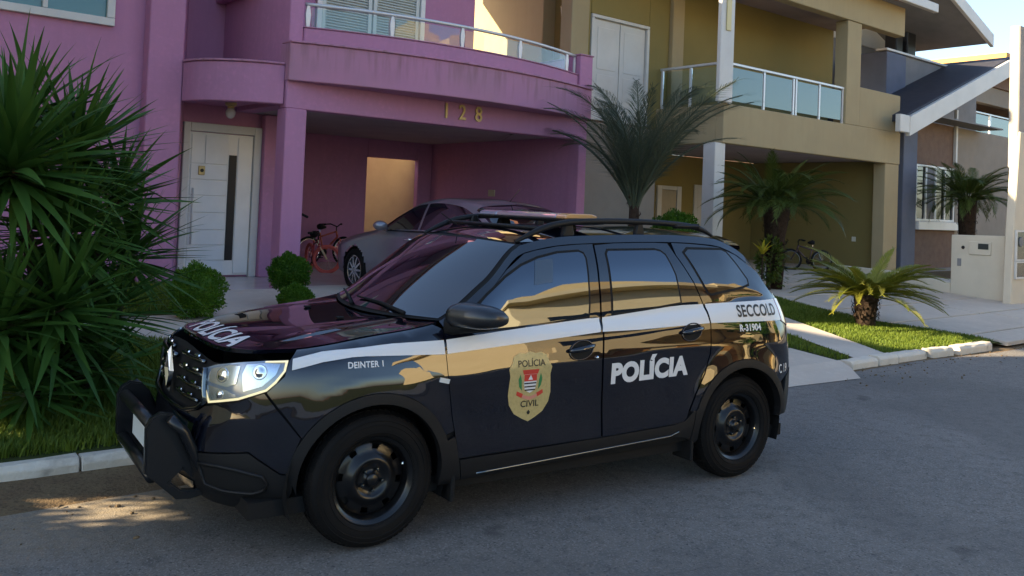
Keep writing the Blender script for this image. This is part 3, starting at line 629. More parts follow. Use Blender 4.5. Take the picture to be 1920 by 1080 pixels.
def rake(name, m, x0, z0, x1, z1, y0, y1, t, par=th, P=TP):
    mb = MB().prism([(x0, z0), (x1, z1), (x1, z1 + t), (x0, z0 + t)][::-1], y0, y1, 'y'); return rel(mb.build(name, m, par, bevel=.01), P)
rake('barge_board', M['oldwhite'], 19.75, 4.02, 26.35, 6.50, 7.10, 7.22, .50); rake('roof', M['darktile'], 19.8, 4.42, 26.3, 6.84, 7.223, 10.2, .18); tw('gutter_board', M['oldwhite'], 19.25, 19.748, 7.11, 7.25, 4.10, 4.55); tw('roof_soffit', M['grey'], 21.8, 26.0, 7.3, 8.0, 4.72, 4.76, 0)
tw('tower', M['bluegrey'], 22.05, 23.2, 9.0, 10.2, .2, 6.78); tw('upper_wall', M['grey'], 23.203, 28.2, 9.05, 9.3, 4.0, 6.80); tw('parapet_cap', M['oldwhite'], 22.0, 28.25, 8.97, 9.33, 6.803, 6.87, .008)
tw('tower_pipe', M['black'], 23.95, 24.35, 9.7, 10.1, 6.6, 7.7, .03); tw('tower_pipe', M['black'], 24.65, 25.2, 9.7, 10.1, 6.6, 7.85, .03)
tw('upper_wall', M['oldwhite'], 22.5, 26.87, 11.0, 11.2, 7.50, 10.8); tw('upper_wall', M['grey'], 22.5, 26.87, 11.02, 11.2, 3.0, 7.497)
def slab_poly(name, m, P4, t):
    mb = MB(); V = [Vector(p) for p in P4]; W = [v + Vector((0, 0, t)) for v in V]; n = len(V)
    mb.add(V + W, [tuple(range(n))[::-1], tuple(range(n, 2 * n))] + [(i, (i + 1) % n, n + (i + 1) % n, n + i) for i in range(n)]); return rel(mb.build(name, m, th, bevel=.01), TP)
slab_poly('high_roof', M['grey'], [(17.9, 8.05, 10.62), (26.55, 8.05, 7.55), (26.55, 14.0, 7.55), (17.9, 14.0, 10.62)], .24)
slab_poly('high_barge_board', M['oldwhite'], [(17.9, 7.93, 10.57), (26.72, 7.93, 7.46), (26.72, 8.045, 7.46), (17.9, 8.045, 10.57)], .40)

# ================================================================ far house with orange fascia
fh = thing('far_house', 'far brown house with orange roof edge and glass balcony', 'house', (34, 12, 0)); FP = Vector((34, 12, 0))
def fw(name, m, x0, x1, y0, y1, z0, z1, bevel=.012, par=None): return rel(bx(name, m, par or fh, x0, x1, y0, y1, z0, z1, bevel), FP)
fw('wall', M['brown'], 31.0, 45, 12.6, 12.9, 0, 7.8); fw('wall', M['brown'], 31.0, 31.3, 12.903, 24, 0, 7.8)
fw('balcony_slab', M['grey'], 31.2, 45, 11.0, 12.59, 4.5, 4.95); fw('balcony_beam', M['taupe'], 31.5, 45, 11.0, 11.3, 6.6, 7.3); fw('balcony_roof', M['brown'], 31.2, 45, 10.9, 12.9, 7.303, 7.85)
fw('balcony_pier', M['taupe'], 31.3, 31.65, 11.0, 11.3, 4.953, 6.597)
fw('roof_fascia', M['orange'], 32.7, 33.0, 9.9, 26, 7.88, 8.38); fw('roof_fascia', M['orange'], 33.003, 33.6, 9.9, 10.1, 7.7, 8.38); fw('roof', M['brown'], 33.01, 45, 10.11, 26, 7.86, 8.2)
fw('top_rail', M['alu'], 31.7, 45, 11.02, 11.08, 6.17, 6.23, .005)
for i, x in enumerate((31.75, 34.1, 36.4, 38.7)):
    fw('rail_post', M['alu'], x, x + .13, 11.02, 11.08, 4.953, 6.168, .005)
    if i < 3: fw('glass_pane', M['mirrorpane'], x + .17, x + 2.26, 11.04, 11.055, 5.0, 6.13, 0)

# ================================================================ meter wall and pole
mw = thing('meter_wall', 'cream boundary wall with a grey meter box beside the pole', 'wall', (17.05, 4.2, 0)); MP = Vector((17.05, 4.2, 0))
rel(MB().prism([(3.58, .0), (4.75, .0), (4.75, 1.56), (3.58, 1.585)], 17.0, 17.16, 'x').build('wall', M['meterwall'], mw, bevel=.012), MP)
rel(MB().prism([(4.753, .0), (7.5, .0), (7.5, .70), (6.0, .66), (4.753, .52)], 17.0, 17.16, 'x').build('low_wall', M['meterwall'], mw, bevel=.012), MP)
mbx = rel(bx('meter_box', M['meterwall'], mw, 16.975, 16.998, 3.92, 4.37, 1.16, 1.44), MP)
MB().box(16.968, 16.974, 3.97, 4.18, 1.28, 1.40).build('meter_window', M['meterglass'], mbx); MB().lathe([(0, -.012), (.033, -.012), (.038, 0)], 12, (16.998, 4.50, 1.30), 'x').build('lock', M['black'], mbx)
rel(bx('tap_cover', M['grey'], mw, 16.98, 16.998, 4.53, 4.61, .90, 1.06, .004), MP)
po = thing('utility_pole', 'tapered concrete pole with two meter windows in its wide base', 'pole', (17.0, 3.5, 0)); PO = Vector((17.0, 3.5, 0))
rel(MB().prism([(16.68, .05), (17.9, .05), (17.75, 1.8), (17.35, 3.75), (16.98, 3.75), (16.78, 1.85), (16.76, 1.6)], 3.40, 3.57, 'y').build('base', M['meterwall'], po, bevel=.02), PO)
rel(MB().prism([(16.97, 3.0), (17.36, 3.0), (17.30, 5.95), (16.94, 5.95)], 3.43, 3.63, 'y').build('shaft', M['pole'], po, bevel=.02), PO)
for (z0, z1) in ((1.12, 1.68), (.76, 1.05)):
    w = rel(bx('meter_window', M['meterglass'], po, 16.86, 17.32, 3.378, 3.398, z0, z1, .004), PO)
    for (a, b, c, d) in ((16.82, 16.86, z0 - .04, z1 + .04), (17.32, 17.36, z0 - .04, z1 + .04), (16.86, 17.32, z1, z1 + .04), (16.86, 17.32, z0 - .04, z0)): MB().box(a, b, 3.36, 3.399, c, d).build('frame', M['oldwhite'], w)
    if z1 > 1.5: MB().lathe([(0, -.02), (.10, -.02), (.10, 0)], 16, (17.06, 3.378, 1.48), 'y').build('meter_dial', M['grey'], w)

# ================================================================ houses across the street (behind the camera, seen in the paintwork)
def opp_house(x0, x1, m, label, h, gx):
    t = thing('street_house', label, 'house', ((x0 + x1) / 2, -16, 0)); P = Vector(((x0 + x1) / 2, -16, 0))
    b = lambda n, mm, *a, **k: rel(bx(n, mm, t, *a, **k), P)
    b('wall', m, x0, x1, -20, -14.6, 0, h); b('slab_band', M['opp'], x0 - .2, x1 + .2, -14.6, -13.2, 2.9, 3.5); b('garage_pier', m, x0, x0 + .5, -14.58, -13.3, 0, 2.89); b('garage_pier', m, x1 - .5, x1, -14.58, -13.3, 0, 2.89)
    b('balcony_parapet', M['opp'], x0, x1, -13.4, -13.25, 3.503, 4.3); b('roof_band', M['opp'], x0 - .5, x1 + .5, -20.2, -13.4, h + .003, h + .5)
    for k in range(3):
        xa = x0 + 1.0 + k * (x1 - x0 - 2) / 3
        w = b('window', M['darkglass'], xa, xa + 1.5, -14.597, -14.57, 4.4, 5.7, bevel=0); MB().box(xa - .1, xa + 1.6, -14.595, -14.5, 4.25, 4.38).build('sill', M['white'], w)
    b('garage_door', M['oppwood'], x0 + .8, x0 + 3.4, -14.597, -14.55, .1, 2.6); b('front_door', M['oppwood'], x1 - 2.4, x1 - 1.4, -14.597, -14.55, .1, 2.4)
    rel(MB().prism([(x0 - .5, h + .51), ((x0 + x1) / 2 + gx, h + 2.0), (x1 + .5, h + .51)][::-1], -20.2, -14.5, 'y').build('roof', M['opp2'], t), P)
    b('garden_wall', m, x0 + 4.2, x1 - 3.0, -11.0, -10.8, 0, 1.1)
opp_house(8.4, 15.0, M['opp'], 'cream house across the street behind the camera', 8.0, -1)
opp_house(16.2, 25.5, M['opp2'], 'ochre cream house across the street behind the camera', 8.4, 2)
opp_house(27.3, 38, M['opp'], 'cream house across the street behind the camera, farthest', 8.0, 0)
# ================================================================ plants
def strap_leaf(L, w, droop, seg=7, twist=0., fold=.25):
    """sword leaf along +x, curving down; folded along its midrib"""
    V = []; F = []; x = z = 0.; a = 0.
    for i in range(seg + 1):
        t = i / seg; ww = w * (.62 + 1.1 * t if t < .34 else 1.0 * (1 - ((t - .34) / .66) ** 1.25)) * .5
        ww = max(ww, .0006); tw = twist * t; c, s_ = math.cos(tw), math.sin(tw)
        nx, nz = -math.sin(a), math.cos(a)
        for k in (-1, 0, 1):
            y = k * ww * c; up = (abs(k) * fold * ww) + k * ww * s_
            V.append((x + nx * up, y, z + nz * up))
        x += math.cos(a) * L / seg; z += math.sin(a) * L / seg; a -= droop / seg * (.35 + 1.3 * t)
    for i in range(seg):
        for k in range(2): F.append((i * 3 + k, (i + 1) * 3 + k, (i + 1) * 3 + k + 1, i * 3 + k + 1))
    return V, F
def frond(L, droop, n, ll, lw, fwd=.85, lift=.25, seg=14, stem=.012, bare=.12, hang=.5, jit=.12, rnd=random):
    V = []; F = []; pts = []; x = z = 0.; a = 0.
    N = 60
    for i in range(N + 1):
        t = i / N; pts.append((x, z, a)); x += math.cos(a) * L / N; z += math.sin(a) * L / N; a -= droop / N * (.4 + 1.2 * t)
    mb = MB(); mb.tube([(pts[i][0], 0, pts[i][1]) for i in range(0, N + 1, 5)], [stem * (1 - .8 * i / 12) + .002 for i in range(13)], 4)
    for k in range(n):
        t = bare + (1 - bare) * (k + .5) / n; i = min(int(t * N), N - 1); px_, pz_, pa = pts[i]
        env = math.sin(math.pi * min(1, .12 + .88 * (t - bare) / (1 - bare)) ** .75) ** .6 if t < .98 else .5
        for sd_ in (-1, 1):
            l = ll * env * rnd.uniform(1 - jit, 1 + jit); w = lw * rnd.uniform(.85, 1.1)
            fa = fwd * (1 - .45 * t) + rnd.uniform(-jit, jit); li = lift + rnd.uniform(-jit, jit)
            tx = (math.cos(pa), 0, math.sin(pa)); up = (-math.sin(pa), 0, math.cos(pa))
            d0 = Vector([tx[q] * math.cos(fa) + up[q] * math.sin(li) * math.sin(fa) + (0, sd_, 0)[q] * math.sin(fa) * math.cos(li) for q in range(3)]).normalized()
            p0 = Vector((px_, 0, pz_)); nrm = Vector(up); wv = d0.cross(nrm).normalized() * w * .5
            d1 = (d0 - Vector((0, 0, hang * 1.0))).normalized()
            p1 = p0 + d0 * l * .5; p2 = p1 + d1 * l * .5
            mb.add([p0 - wv * .5, p0 + wv * .5, p1 + wv, p1 - wv, p2], [(0, 1, 2, 3), (3, 2, 4)])
    return mb
def mesh_of(mb, name, m, smooth=False):
    me = bpy.data.meshes.new(name); me.from_pydata(mb.v, [], mb.f); me.materials.append(m)
    if smooth: me.shade_smooth()
    return me
def stem_mb(pts, r0, r1, n=10, rough=0.):
    mb = MB(); k = len(pts); mb.tube(pts, [(r0 + (r1 - r0) * i / (k - 1)) * (1 + random.uniform(-rough, rough)) for i in range(k)], n); return mb
# ---- yucca clump
yu = thing('yucca', 'big dark green yucca clump with sword leaves on the left lawn', 'yucca', (-.85, 3.35, G(3.35))); YB = Vector(yu.location)
leafs = []
for i in range(9):
    L = (.66, .74, .82, .88, .90, .80, .70, .84, .76)[i]; dr = (.02, .10, .22, .05, .35, .5, .0, .15, .28)[i]
    V, F = strap_leaf(L, (.056 + .006 * (i % 3)), dr, twist=(.2, -.3, .1, .35, -.1, .25, -.2, 0, .3)[i]); me = bpy.data.meshes.new('leaf'); me.from_pydata(V, [], F); me.shade_smooth(); me.materials.append(M['yucca']); leafs.append((me, V, F))
ros = [((-1.18, 3.1, 1.92), 165, 1.0, 1.22), ((-.66, 3.6, 2.05), 135, 1.0, 1.0), ((-.16, 3.85, 1.26), 100, 1.0, .88), ((-.88, 2.9, .95), 130, 1.0, .98), ((-1.22, 2.85, .85), 80, 1.0, .98),
       ((-.40, 3.45, .84), 80, 1.0, .85), ((-.79, 3.3, 1.48), 140, 1.0, .98), ((-.30, 3.8, 1.72), 80, 1.0, .85), ((-1.7, 3.3, 1.7), 70, 1, 1.05), ((-.98, 3.75, 2.35), 70, 1., .9), ((-.85, 3.1, .55), 60, 1., .8), ((-1.05, 2.78, .42), 60, 1., .72), ((-.55, 3.0, .50), 60, 1., .72)]
rest = MB(); nl = 0; all_l = []
for ri, (c, n, _, sc) in enumerate(ros):
    for k in range(n):
        u = (k + .5) / n; pol = math.acos(1 - u * 1.62)   # angle from straight up
        az = k * 2.39996 + random.uniform(-.25, .25); el = math.pi / 2 - pol + random.uniform(-.12, .12)
        all_l.append((Vector(c) + Vector((random.uniform(-.03, .03), random.uniform(-.02, .02), .05 - .16 * u)), el, az, sc * random.uniform(.88, 1.06), random.randrange(9), random.uniform(-.5, .5)))
cp = Vector(CAM_POS)
all_l.sort(key=lambda q: (q[0] + Vector((math.cos(q[2]) * math.cos(q[1]), math.sin(q[2]) * math.cos(q[1]), math.sin(q[1]))) * .5 - cp).length)
for q in all_l:
    c, el, az, sc, vi, rl = q
    me, V, F = leafs[vi]; R_ = Matrix.Rotation(az, 4, 'Z') @ Matrix.Rotation(-el, 4, 'Y') @ Matrix.Rotation(rl, 4, 'X')
    if nl < 298:
        o = link('leaf', me, yu, c - YB, R_.to_euler(), (sc,) * 3); nl += 1
    else:
        T_ = Matrix.Translation(c - YB) @ R_ @ Matrix.Scale(sc, 4); rest.add([T_ @ Vector(v) for v in V], F)
o = rest.build('leaves', M['yucca'], yu, smooth=True, fix=False); o['kind'] = 'stuff'
for c, n, _, sc in ros[:9]:
    b = Vector((-.85 + random.uniform(-.25, .25), 3.35 + random.uniform(-.15, .15), G(3.35) - .05)); e = Vector(c); mid = (b + e) / 2 + Vector((random.uniform(-.08, .08), random.uniform(-.08, .08), 0))
    stem_mb([b - YB, (b + mid) / 2 - YB, mid - YB, (mid + e) / 2 - YB, e - YB], .055, .04, 8, .15).build('trunk', M['bark'], yu, smooth=True)
# ---- pinnate palms
def palm(name, label, cat, base, trunk_pts, r0, r1, fr_meshes, top, specs, scale=1., boots=0, group=None):
    t = thing(name, label, cat, base, group=group); B = Vector(base)
    stem_mb([Vector(p) - B for p in trunk_pts], r0, r1, 12, .12).build('trunk', M['bark'], t, smooth=True)
    if boots:
        mb = MB(); a0 = Vector(trunk_pts[-1]) - B; b0 = Vector(trunk_pts[0]) - B
        for i in range(boots):
            f_ = random.uniform(.25, 1.02); p = b0.lerp(a0, f_); a = i * 2.4; r = (r0 + (r1 - r0) * f_) * 1.0
            d = Vector((math.cos(a), math.sin(a), 0)); q = Vector((-d.y, d.x, 0)) * .03
            mb.add([p + d * r * .7 - q, p + d * r * .7 + q, p + d * (r + .05) + q * .6 + Vector((0, 0, .07)), p + d * (r + .05) - q * .6 + Vector((0, 0, .07)), p + d * (r + .03) + Vector((0, 0, .13))], [(0, 1, 2, 3), (3, 2, 4)])
        mb.build('leaf_bases', M['bark'], t, fix=False)['kind'] = 'stuff'
    T_ = Vector(top) - B
    for (az, el, sc, vi, roll) in specs:
        R_ = Matrix.Rotation(az, 4, 'Z') @ Matrix.Rotation(-el, 4, 'Y') @ Matrix.Rotation(roll, 4, 'X')
        link('frond', fr_meshes[vi % len(fr_meshes)], t, T_ + Vector((math.cos(az) * r1 * .6, math.sin(az) * r1 * .6, random.uniform(-.06, .06))), R_.to_euler(), (sc * scale,) * 3)
    return t
rr = random.Random(3)
def crown(n, el0, el1, s0=.85, s1=1.1, seed=1, nv=4, roll=.35):
    r = random.Random(seed); out = []
    for k in range(n):
        u = k / (n - 1); out.append((k * 2.39996 + r.uniform(-.2, .2), el0 + (el1 - el0) * u + r.uniform(-.12, .12), r.uniform(s0, s1), r.randrange(nv), r.uniform(-roll, roll)))
    return out
tallf = [mesh_of(frond(2.55, d, 120, .55, .0078, fwd=.75, lift=.15, hang=1.1, stem=.022, bare=.14, rnd=rr), 'frond', M['palm']) for d in (.8, 1.05, 1.45, .95)]
palm('feather_palm', 'tall feathery palm rising behind the police car beside the pink house', 'palm', (8.72, 6.4, G(6.4)), [(8.72, 6.4, G(6.4) - .05), (8.70, 6.42, 1.0), (8.73, 6.4, 1.55), (8.72, 6.4, 1.95)], .13, .085, tallf, (8.72, 6.4, 1.85), crown(30, 1.55, 1.02, .78, 1.25, 4), boots=26)
dwf = [mesh_of(frond(1.28, d, 95, .30, .008, fwd=.8, lift=.15, hang=.35, stem=.012, bare=.12, rnd=rr), 'frond', M['dwarf']) for d in (.8, 1.05, 1.3, 1.55)]
palm('dwarf_palm', 'dwarf date palm with thick dark trunk in front of the ochre garage', 'palm', (12.5, 6.13, G(6.13)), [(12.5, 6.13, .32), (12.52, 6.13, .9), (12.47, 6.13, 1.35), (12.5, 6.13, 1.75), (12.5, 6.13, 1.98)], .15, .24, dwf, (12.5, 6.13, 2.02), crown(62, 1.2, .12, .9, 1.12, 8), boots=90, group='dwarf date palms')
palm('dwarf_palm', 'dwarf date palm behind the cream meter wall by the brown house', 'palm', (22.5, 6.8, .45), [(22.5, 6.8, .3), (22.52, 6.8, 1.2), (22.48, 6.8, 1.9), (22.5, 6.8, 2.45)], .17, .25, dwf, (22.5, 6.8, 2.5), crown(60, 1.2, .05, .95, 1.2, 15), boots=90, group='dwarf date palms')
sgf = [mesh_of(frond(1.08, d, 88, .165, .0115, fwd=.95, lift=.40, hang=.05, stem=.012, bare=.08, jit=.06, rnd=rr), 'frond', M['sago']) for d in (.5, .65, .85, 1.05)]
palm('cycad', 'low sago cycad with arching yellow green fronds on the corner lawn', 'cycad', (10.32, 3.02, G(3.02)), [(10.32, 3.02, .10), (10.32, 3.02, .3), (10.32, 3.02, .5), (10.32, 3.02, .66)], .15, .18, sgf, (10.32, 3.02, .68), crown(66, .82, .10, .85, 1.08, 5, roll=.2), boots=70)
# ---- clipped shrubs
def shrub(label, c, r, n, leaf=.028, stem_z=None, name='round_shrub', group='clipped round shrubs', m='shrub'):
    t = thing(name, label, 'shrub', (c[0], c[1], stem_z), group=group); B = Vector((c[0], c[1], stem_z))
    stem_mb([(0, 0, -.05), (.01, 0, (c[2] - stem_z) * .6), (0, .01, c[2] - stem_z)], .03, .02, 8).build('stem', M['bark'], t)
    mb = MB(); C = Vector(c) - B; rd = random.Random(int(c[0] * 100))
    for i in range(n):
        d = Vector((rd.gauss(0, 1), rd.gauss(0, 1), rd.gauss(0, 1))).normalized()
        lump = 1 + .10 * math.sin(d.x * 5 + 1) * math.sin(d.y * 6) + .08 * math.sin(d.z * 9 + d.x * 7)
        k = lump * rd.uniform(.55, 1.03) ** .5
        p = C + Vector((d.x * r[0], d.y * r[1], d.z * r[2])) * k
        u = (d + Vector((rd.uniform(-.8, .8), rd.uniform(-.8, .8), rd.uniform(-.3, .9)))).normalized(); w = u.cross(Vector((rd.uniform(-1, 1), rd.uniform(-1, 1), rd.uniform(-1, 1)))).normalized()
        l = leaf * rd.uniform(.7, 1.3); mb.add([p, p + u * l * .5 + w * l * .28, p + u * l, p + u * l * .5 - w * l * .28], [(0, 1, 2, 3)])
    if n > 1000: mb.ball(C, (r[0] * .80, r[1] * .80, r[2] * .80), 14, 10)
    o = mb.build('crown', M[m], t, fix=False); return t
shrub('round shrub between the yucca and the porch step', (1.25, 6.15, G(6.15) + .30), (.30, .28, .31), 7500, .030, G(6.15))
shrub('larger upper shrub in front of the pink porch column', (2.55, 6.55, G(6.55) + .43), (.25, .24, .235), 7000, .028, G(6.55))
shrub('smaller front shrub just above the far edge of the bonnet', (2.44, 6.10, G(6.10) + .17), (.205, .20, .18), 5600, .026, G(6.15))
shrub('dark bush showing behind the roof rail of the police car', (10.25, 6.75, 1.40), (.46, .4, .42), 5200, .045, G(6.75), group=None)
shrub('small plant with yellow leaves beside the dwarf palm trunk', (12.15, 6.0, .95), (.22, .22, .42), 420, .10, G(6.0), name='yellow_plant', group=None, m='dwarf')
t = thing('croton', 'bright yellow leaves standing up beside the dwarf palm trunk', 'plant', (11.75, 5.9, G(5.9)))
mb = MB()
for i in range(9):
    V, F = strap_leaf(.32, .07, .6); R_ = Matrix.Translation((0, 0, .72)) @ Matrix.Rotation(i * 2.4, 4, 'Z') @ Matrix.Rotation(-random.uniform(.5, 1.4), 4, 'Y'); mb.add([R_ @ Vector(v) for v in V], F)
mb.build('foliage', M['yellowleaf'], t, fix=False); stem_mb([(0, 0, 0), (.01, 0, .4), (0, 0, .75)], .02, .012, 6).build('stem', M['bark'], t)
# climber hanging on the dwarf palm trunk
mb = MB()
for i in range(260):
    a = random.uniform(0, 6.3); z = random.uniform(.45, 1.35); p = Vector((12.5 + math.cos(a) * .2 - .05, 6.13 + math.sin(a) * .2 - .05, z)); u = Vector((math.cos(a), math.sin(a), random.uniform(-.7, .2))).normalized(); w = Vector((-math.sin(a), math.cos(a), 0)); l = random.uniform(.05, .11)
    mb.add([p, p + u * l * .5 + w * l * .35, p + u * l, p + u * l * .5 - w * l * .35], [(0, 1, 2, 3)])
cl = thing('climber', 'leafy climber wrapped round the dwarf palm trunk by ochre garage', 'climber', (12.5, 6.13, G(6.13))); o = mb.build('foliage', M['dwarf'], cl, fix=False); o.location = -Vector(cl.location); o['kind'] = 'stuff'

# trees and hedge across the street (seen only in the paintwork)
def street_tree(label, x, y, h, r, n=1500):
    t = thing('street_tree', label, 'tree', (x, y, .1)); rd = random.Random(int(x * 10))
    stem_mb([(0, 0, -.1), (.05, .02, h * .25), (-.03, 0, h * .55), (0, 0, h * .8)], .16, .07, 8).build('trunk', M['bark'], t, smooth=True); mb = MB()
    for i in range(n):
        d = Vector((rd.gauss(0, 1), rd.gauss(0, 1), rd.gauss(0, 1))).normalized(); k = rd.uniform(.5, 1.0) * (1 + .2 * math.sin(d.x * 6) * math.sin(d.z * 5 + d.y * 4))
        p = Vector((0, 0, h * .68)) + Vector((d.x * r, d.y * r, d.z * h * .34)) * k; u = Vector((rd.uniform(-1, 1), rd.uniform(-1, 1), rd.uniform(-1, 1))).normalized(); w = u.cross(d).normalized(); l = .34
        mb.add([p, p + u * l * .5 + w * l * .3, p + u * l, p + u * l * .5 - w * l * .3], [(0, 1, 2, 3)])
    mb.build('crown', M['shrub'], t, fix=False)
street_tree('dark street tree opposite, between two cream houses', 15.4, -12.6, 5.2, 1.9); street_tree('dark street tree opposite, beside the farthest cream house', 26.4, -12.0, 5.6, 2.4)
# ---------------------------------------------------------------- patrol car body surface
def pchip(xs, ys, x):
    xs=np.asarray(xs,float); ys=np.asarray(ys,float); h=np.diff(xs); dl=np.diff(ys)/h
    m=np.zeros_like(ys)
    for i in range(1,len(xs)-1):
        if dl[i-1]*dl[i]>0:
            w1=2*h[i]+h[i-1]; w2=h[i]+2*h[i-1]; m[i]=(w1+w2)/(w1/dl[i-1]+w2/dl[i])
    m[0]=dl[0]; m[-1]=dl[-1]
    x=np.clip(x,xs[0],xs[-1]); i=np.clip(np.searchsorted(xs,x,side='right')-1,0,len(xs)-2)
    t=(x-xs[i])/h[i]
    return (2*t**3-3*t*t+1)*ys[i]+(t**3-2*t*t+t)*h[i]*m[i]+(-2*t**3+3*t*t)*ys[i+1]+(t**3-t*t)*h[i]*m[i+1]
HW=.905; XC=-.02; XF=-.85; XR0=2.88; XR1=3.46
def plan_curve():
    pts=[]
    for th in np.linspace(0,math.pi/2,400):      # front: centre to side
        s,c=math.sin(th),math.cos(th)
        pts.append((XC-(XC-XF)*c**(2/2.2), -HW*s**(2/3.2)))
    front=np.array(pts)
    side=np.array([(x,-HW) for x in np.linspace(XC,XR0,400)[1:-1]])
    pts=[]
    for th in np.linspace(0,math.pi/2,300):
        s,c=math.sin(th),math.cos(th)
        pts.append((XR0+(XR1-XR0)*s**(2/2.6), -HW*c**(2/3.6)))
    P=np.vstack([front,side,np.array(pts)])
    L=np.concatenate([[0],np.cumsum(np.hypot(*np.diff(P,axis=0).T))])
    L=L-L[399]+XC
    return L,P
PL,PP=plan_curve()
UF,UR=PL[0],PL[-1]
UU=np.linspace(UF,UR,900); BX=np.interp(UU,PL,PP[:,0]); BY=np.interp(UU,PL,PP[:,1])
def _sm(a,k):
    ker=np.ones(k)/k; return np.convolve(np.pad(a,k//2,mode='edge'),ker,'valid')
_tx=np.gradient(BX,UU); _ty=np.gradient(BY,UU)
NX=-_sm(_ty,15); NY=_sm(_tx,15); _n=np.hypot(NX,NY); NX/=_n; NY/=_n    # inward normal
NX[0]=1;NY[0]=0
# stations: (u, [(z,d) x 12])
BODY_ST=[
 (UF,  [(.20,.14),(.29,.05),(.36,.02),(.50,.0),(.64,.005),(.69,.02),(.80,.025),(.93,.045),(.972,.060),(.992,.078),(1.002,.100),(1.008,.125)]),
 (-.95,[(.20,.14),(.29,.05),(.36,.02),(.50,.0),(.64,.005),(.72,.02),(.80,.025),(.93,.048),(.965,.064),(.985,.085),(.995,.110),(1.00,.135)]),
 (-.50,[(.20,.12),(.28,.05),(.36,.02),(.50,.002),(.66,.0),(.74,.004),(.85,.016),(.935,.035),(.972,.06),(.992,.095),(1.005,.13),(1.012,.165)]),
 (-.05,[(.22,.10),(.30,.03),(.42,.012),(.58,.004),(.72,.0),(.86,.0),(.90,.006),(.975,.026),(1.02,.05),(1.043,.085),(1.056,.13),(1.064,.17)]),
 (.40, [(.22,.10),(.30,.03),(.42,.012),(.58,.010),(.72,.004),(.855,.0),(.885,.005),(.965,.024),(1.045,.05),(1.09,.085),(1.115,.12),(1.13,.155)]),
 (.70, [(.22,.10),(.30,.03),(.42,.012),(.58,.014),(.74,.006),(.87,.0),(.90,.005),(.98,.024),(1.05,.045),(1.085,.070),(1.22,.112),(1.33,.165)]),
 (1.00,[(.22,.10),(.30,.03),(.42,.012),(.58,.014),(.74,.006),(.88,.0),(.91,.005),(.995,.024),(1.06,.045),(1.095,.070),(1.34,.145),(1.555,.255)]),
 (1.40,[(.22,.10),(.30,.03),(.42,.012),(.58,.014),(.75,.006),(.89,.0),(.92,.005),(1.01,.024),(1.07,.045),(1.11,.072),(1.38,.152),(1.612,.272)]),
 (2.20,[(.22,.10),(.30,.03),(.42,.012),(.58,.010),(.76,.006),(.92,.0),(.95,.005),(1.05,.022),(1.115,.045),(1.155,.072),(1.41,.150),(1.632,.275)]),
 (2.60,[(.22,.10),(.30,.03),(.42,.010),(.58,.004),(.74,.0),(.90,.0),(.95,.006),(1.06,.025),(1.15,.055),(1.20,.082),(1.42,.158),(1.615,.272)]),
 (2.85,[(.22,.11),(.30,.04),(.42,.012),(.58,.004),(.74,.0),(.90,.0),(.95,.006),(1.06,.028),(1.17,.065),(1.22,.10),(1.38,.165),(1.53,.24)]),
 (3.15,[(.25,.12),(.33,.04),(.42,.012),(.58,.002),(.72,.0),(.88,.006),(.95,.014),(1.05,.040),(1.14,.075),(1.18,.095),(1.215,.11),(1.235,.12)]),
 (UR,  [(.28,.14),(.36,.04),(.45,.008),(.58,.0),(.68,.01),(.80,.05),(.95,.055),(1.05,.06),(1.10,.08),(1.13,.10),(1.16,.13),(1.17,.16)]),
]
for _s in BODY_ST:                       # one more knot just above the belt, so that the glass starts at a gentle slope
    (_z7,_d7),(_z8,_d8),(_z9,_d9)=_s[1][8],_s[1][9],_s[1][10]
    if .5<_s[0]<3.0: _s[1].insert(10,(_z8+.022,_d8+.0045))
    else: _s[1].insert(10,(_z8+.35*(_z9-_z8),_d8+.35*(_d9-_d8)))
NK=13
_us=np.array([s[0] for s in BODY_ST]); ZK=np.array([pchip(_us,[s[1][k][0] for s in BODY_ST],UU) for k in range(NK)]); DK=np.array([pchip(_us,[s[1][k][1] for s in BODY_ST],UU) for k in range(NK)])
ZG=np.linspace(.18,1.66,371)
DG=np.zeros((len(UU),len(ZG)))
for i in range(len(UU)):
    z=ZK[:,i]; d=DK[:,i]
    DG[i]=pchip(z,d,ZG)
    hi=ZG>z[-1]; DG[i][hi]=d[-1]+(ZG[hi]-z[-1])*(d[-1]-d[-2])/(z[-1]-z[-2])
def _flare():
    U,Z=np.meshgrid(UU,ZG,indexing='ij'); X=U
    f=0
    for cx,a in ((0.0,.013),(2.673,.024)):
        r=np.hypot(X-cx,(Z-.35)*1.0)
        w=np.clip((r-.40)/.20,0,1); w=1-w*w*(3-2*w)
        up=np.clip((Z-.25)/.25,0,1)
        f=f+a*w*up
    return f
_Ug,_Zg=np.meshgrid(UU,ZG,indexing='ij')
DG=DG-_flare()+.0003*np.sin(_Ug*11+np.sin(_Zg*9)*1.3)*np.sin(_Zg*13+_Ug*3)*np.clip((1.05-_Zg)*8,0,1)   # the slight waviness of pressed steel
TOPZ=ZK[-1]
def _bil(u,z):
    u=np.asarray(u,float); z=np.asarray(z,float)
    fu=np.clip((u-UU[0])/(UU[1]-UU[0]),0,len(UU)-1.001); fz=np.clip((z-ZG[0])/(ZG[1]-ZG[0]),0,len(ZG)-1.001)
    i=fu.astype(int); j=fz.astype(int); a=fu-i; b=fz-j
    return (DG[i,j]*(1-a)*(1-b)+DG[i+1,j]*a*(1-b)+DG[i,j+1]*(1-a)*b+DG[i+1,j+1]*a*b)
def SP(u,z,off=0.0):
    """point of the near-side body skin, off = metres proud; y<0 is the near side, y=0 the centreline"""
    d=_bil(u,z)-off
    return np.stack([np.interp(u,UU,BX)+np.interp(u,UU,NX)*d, np.interp(u,UU,BY)+np.interp(u,UU,NY)*d, np.asarray(z,float)+0*d],-1)
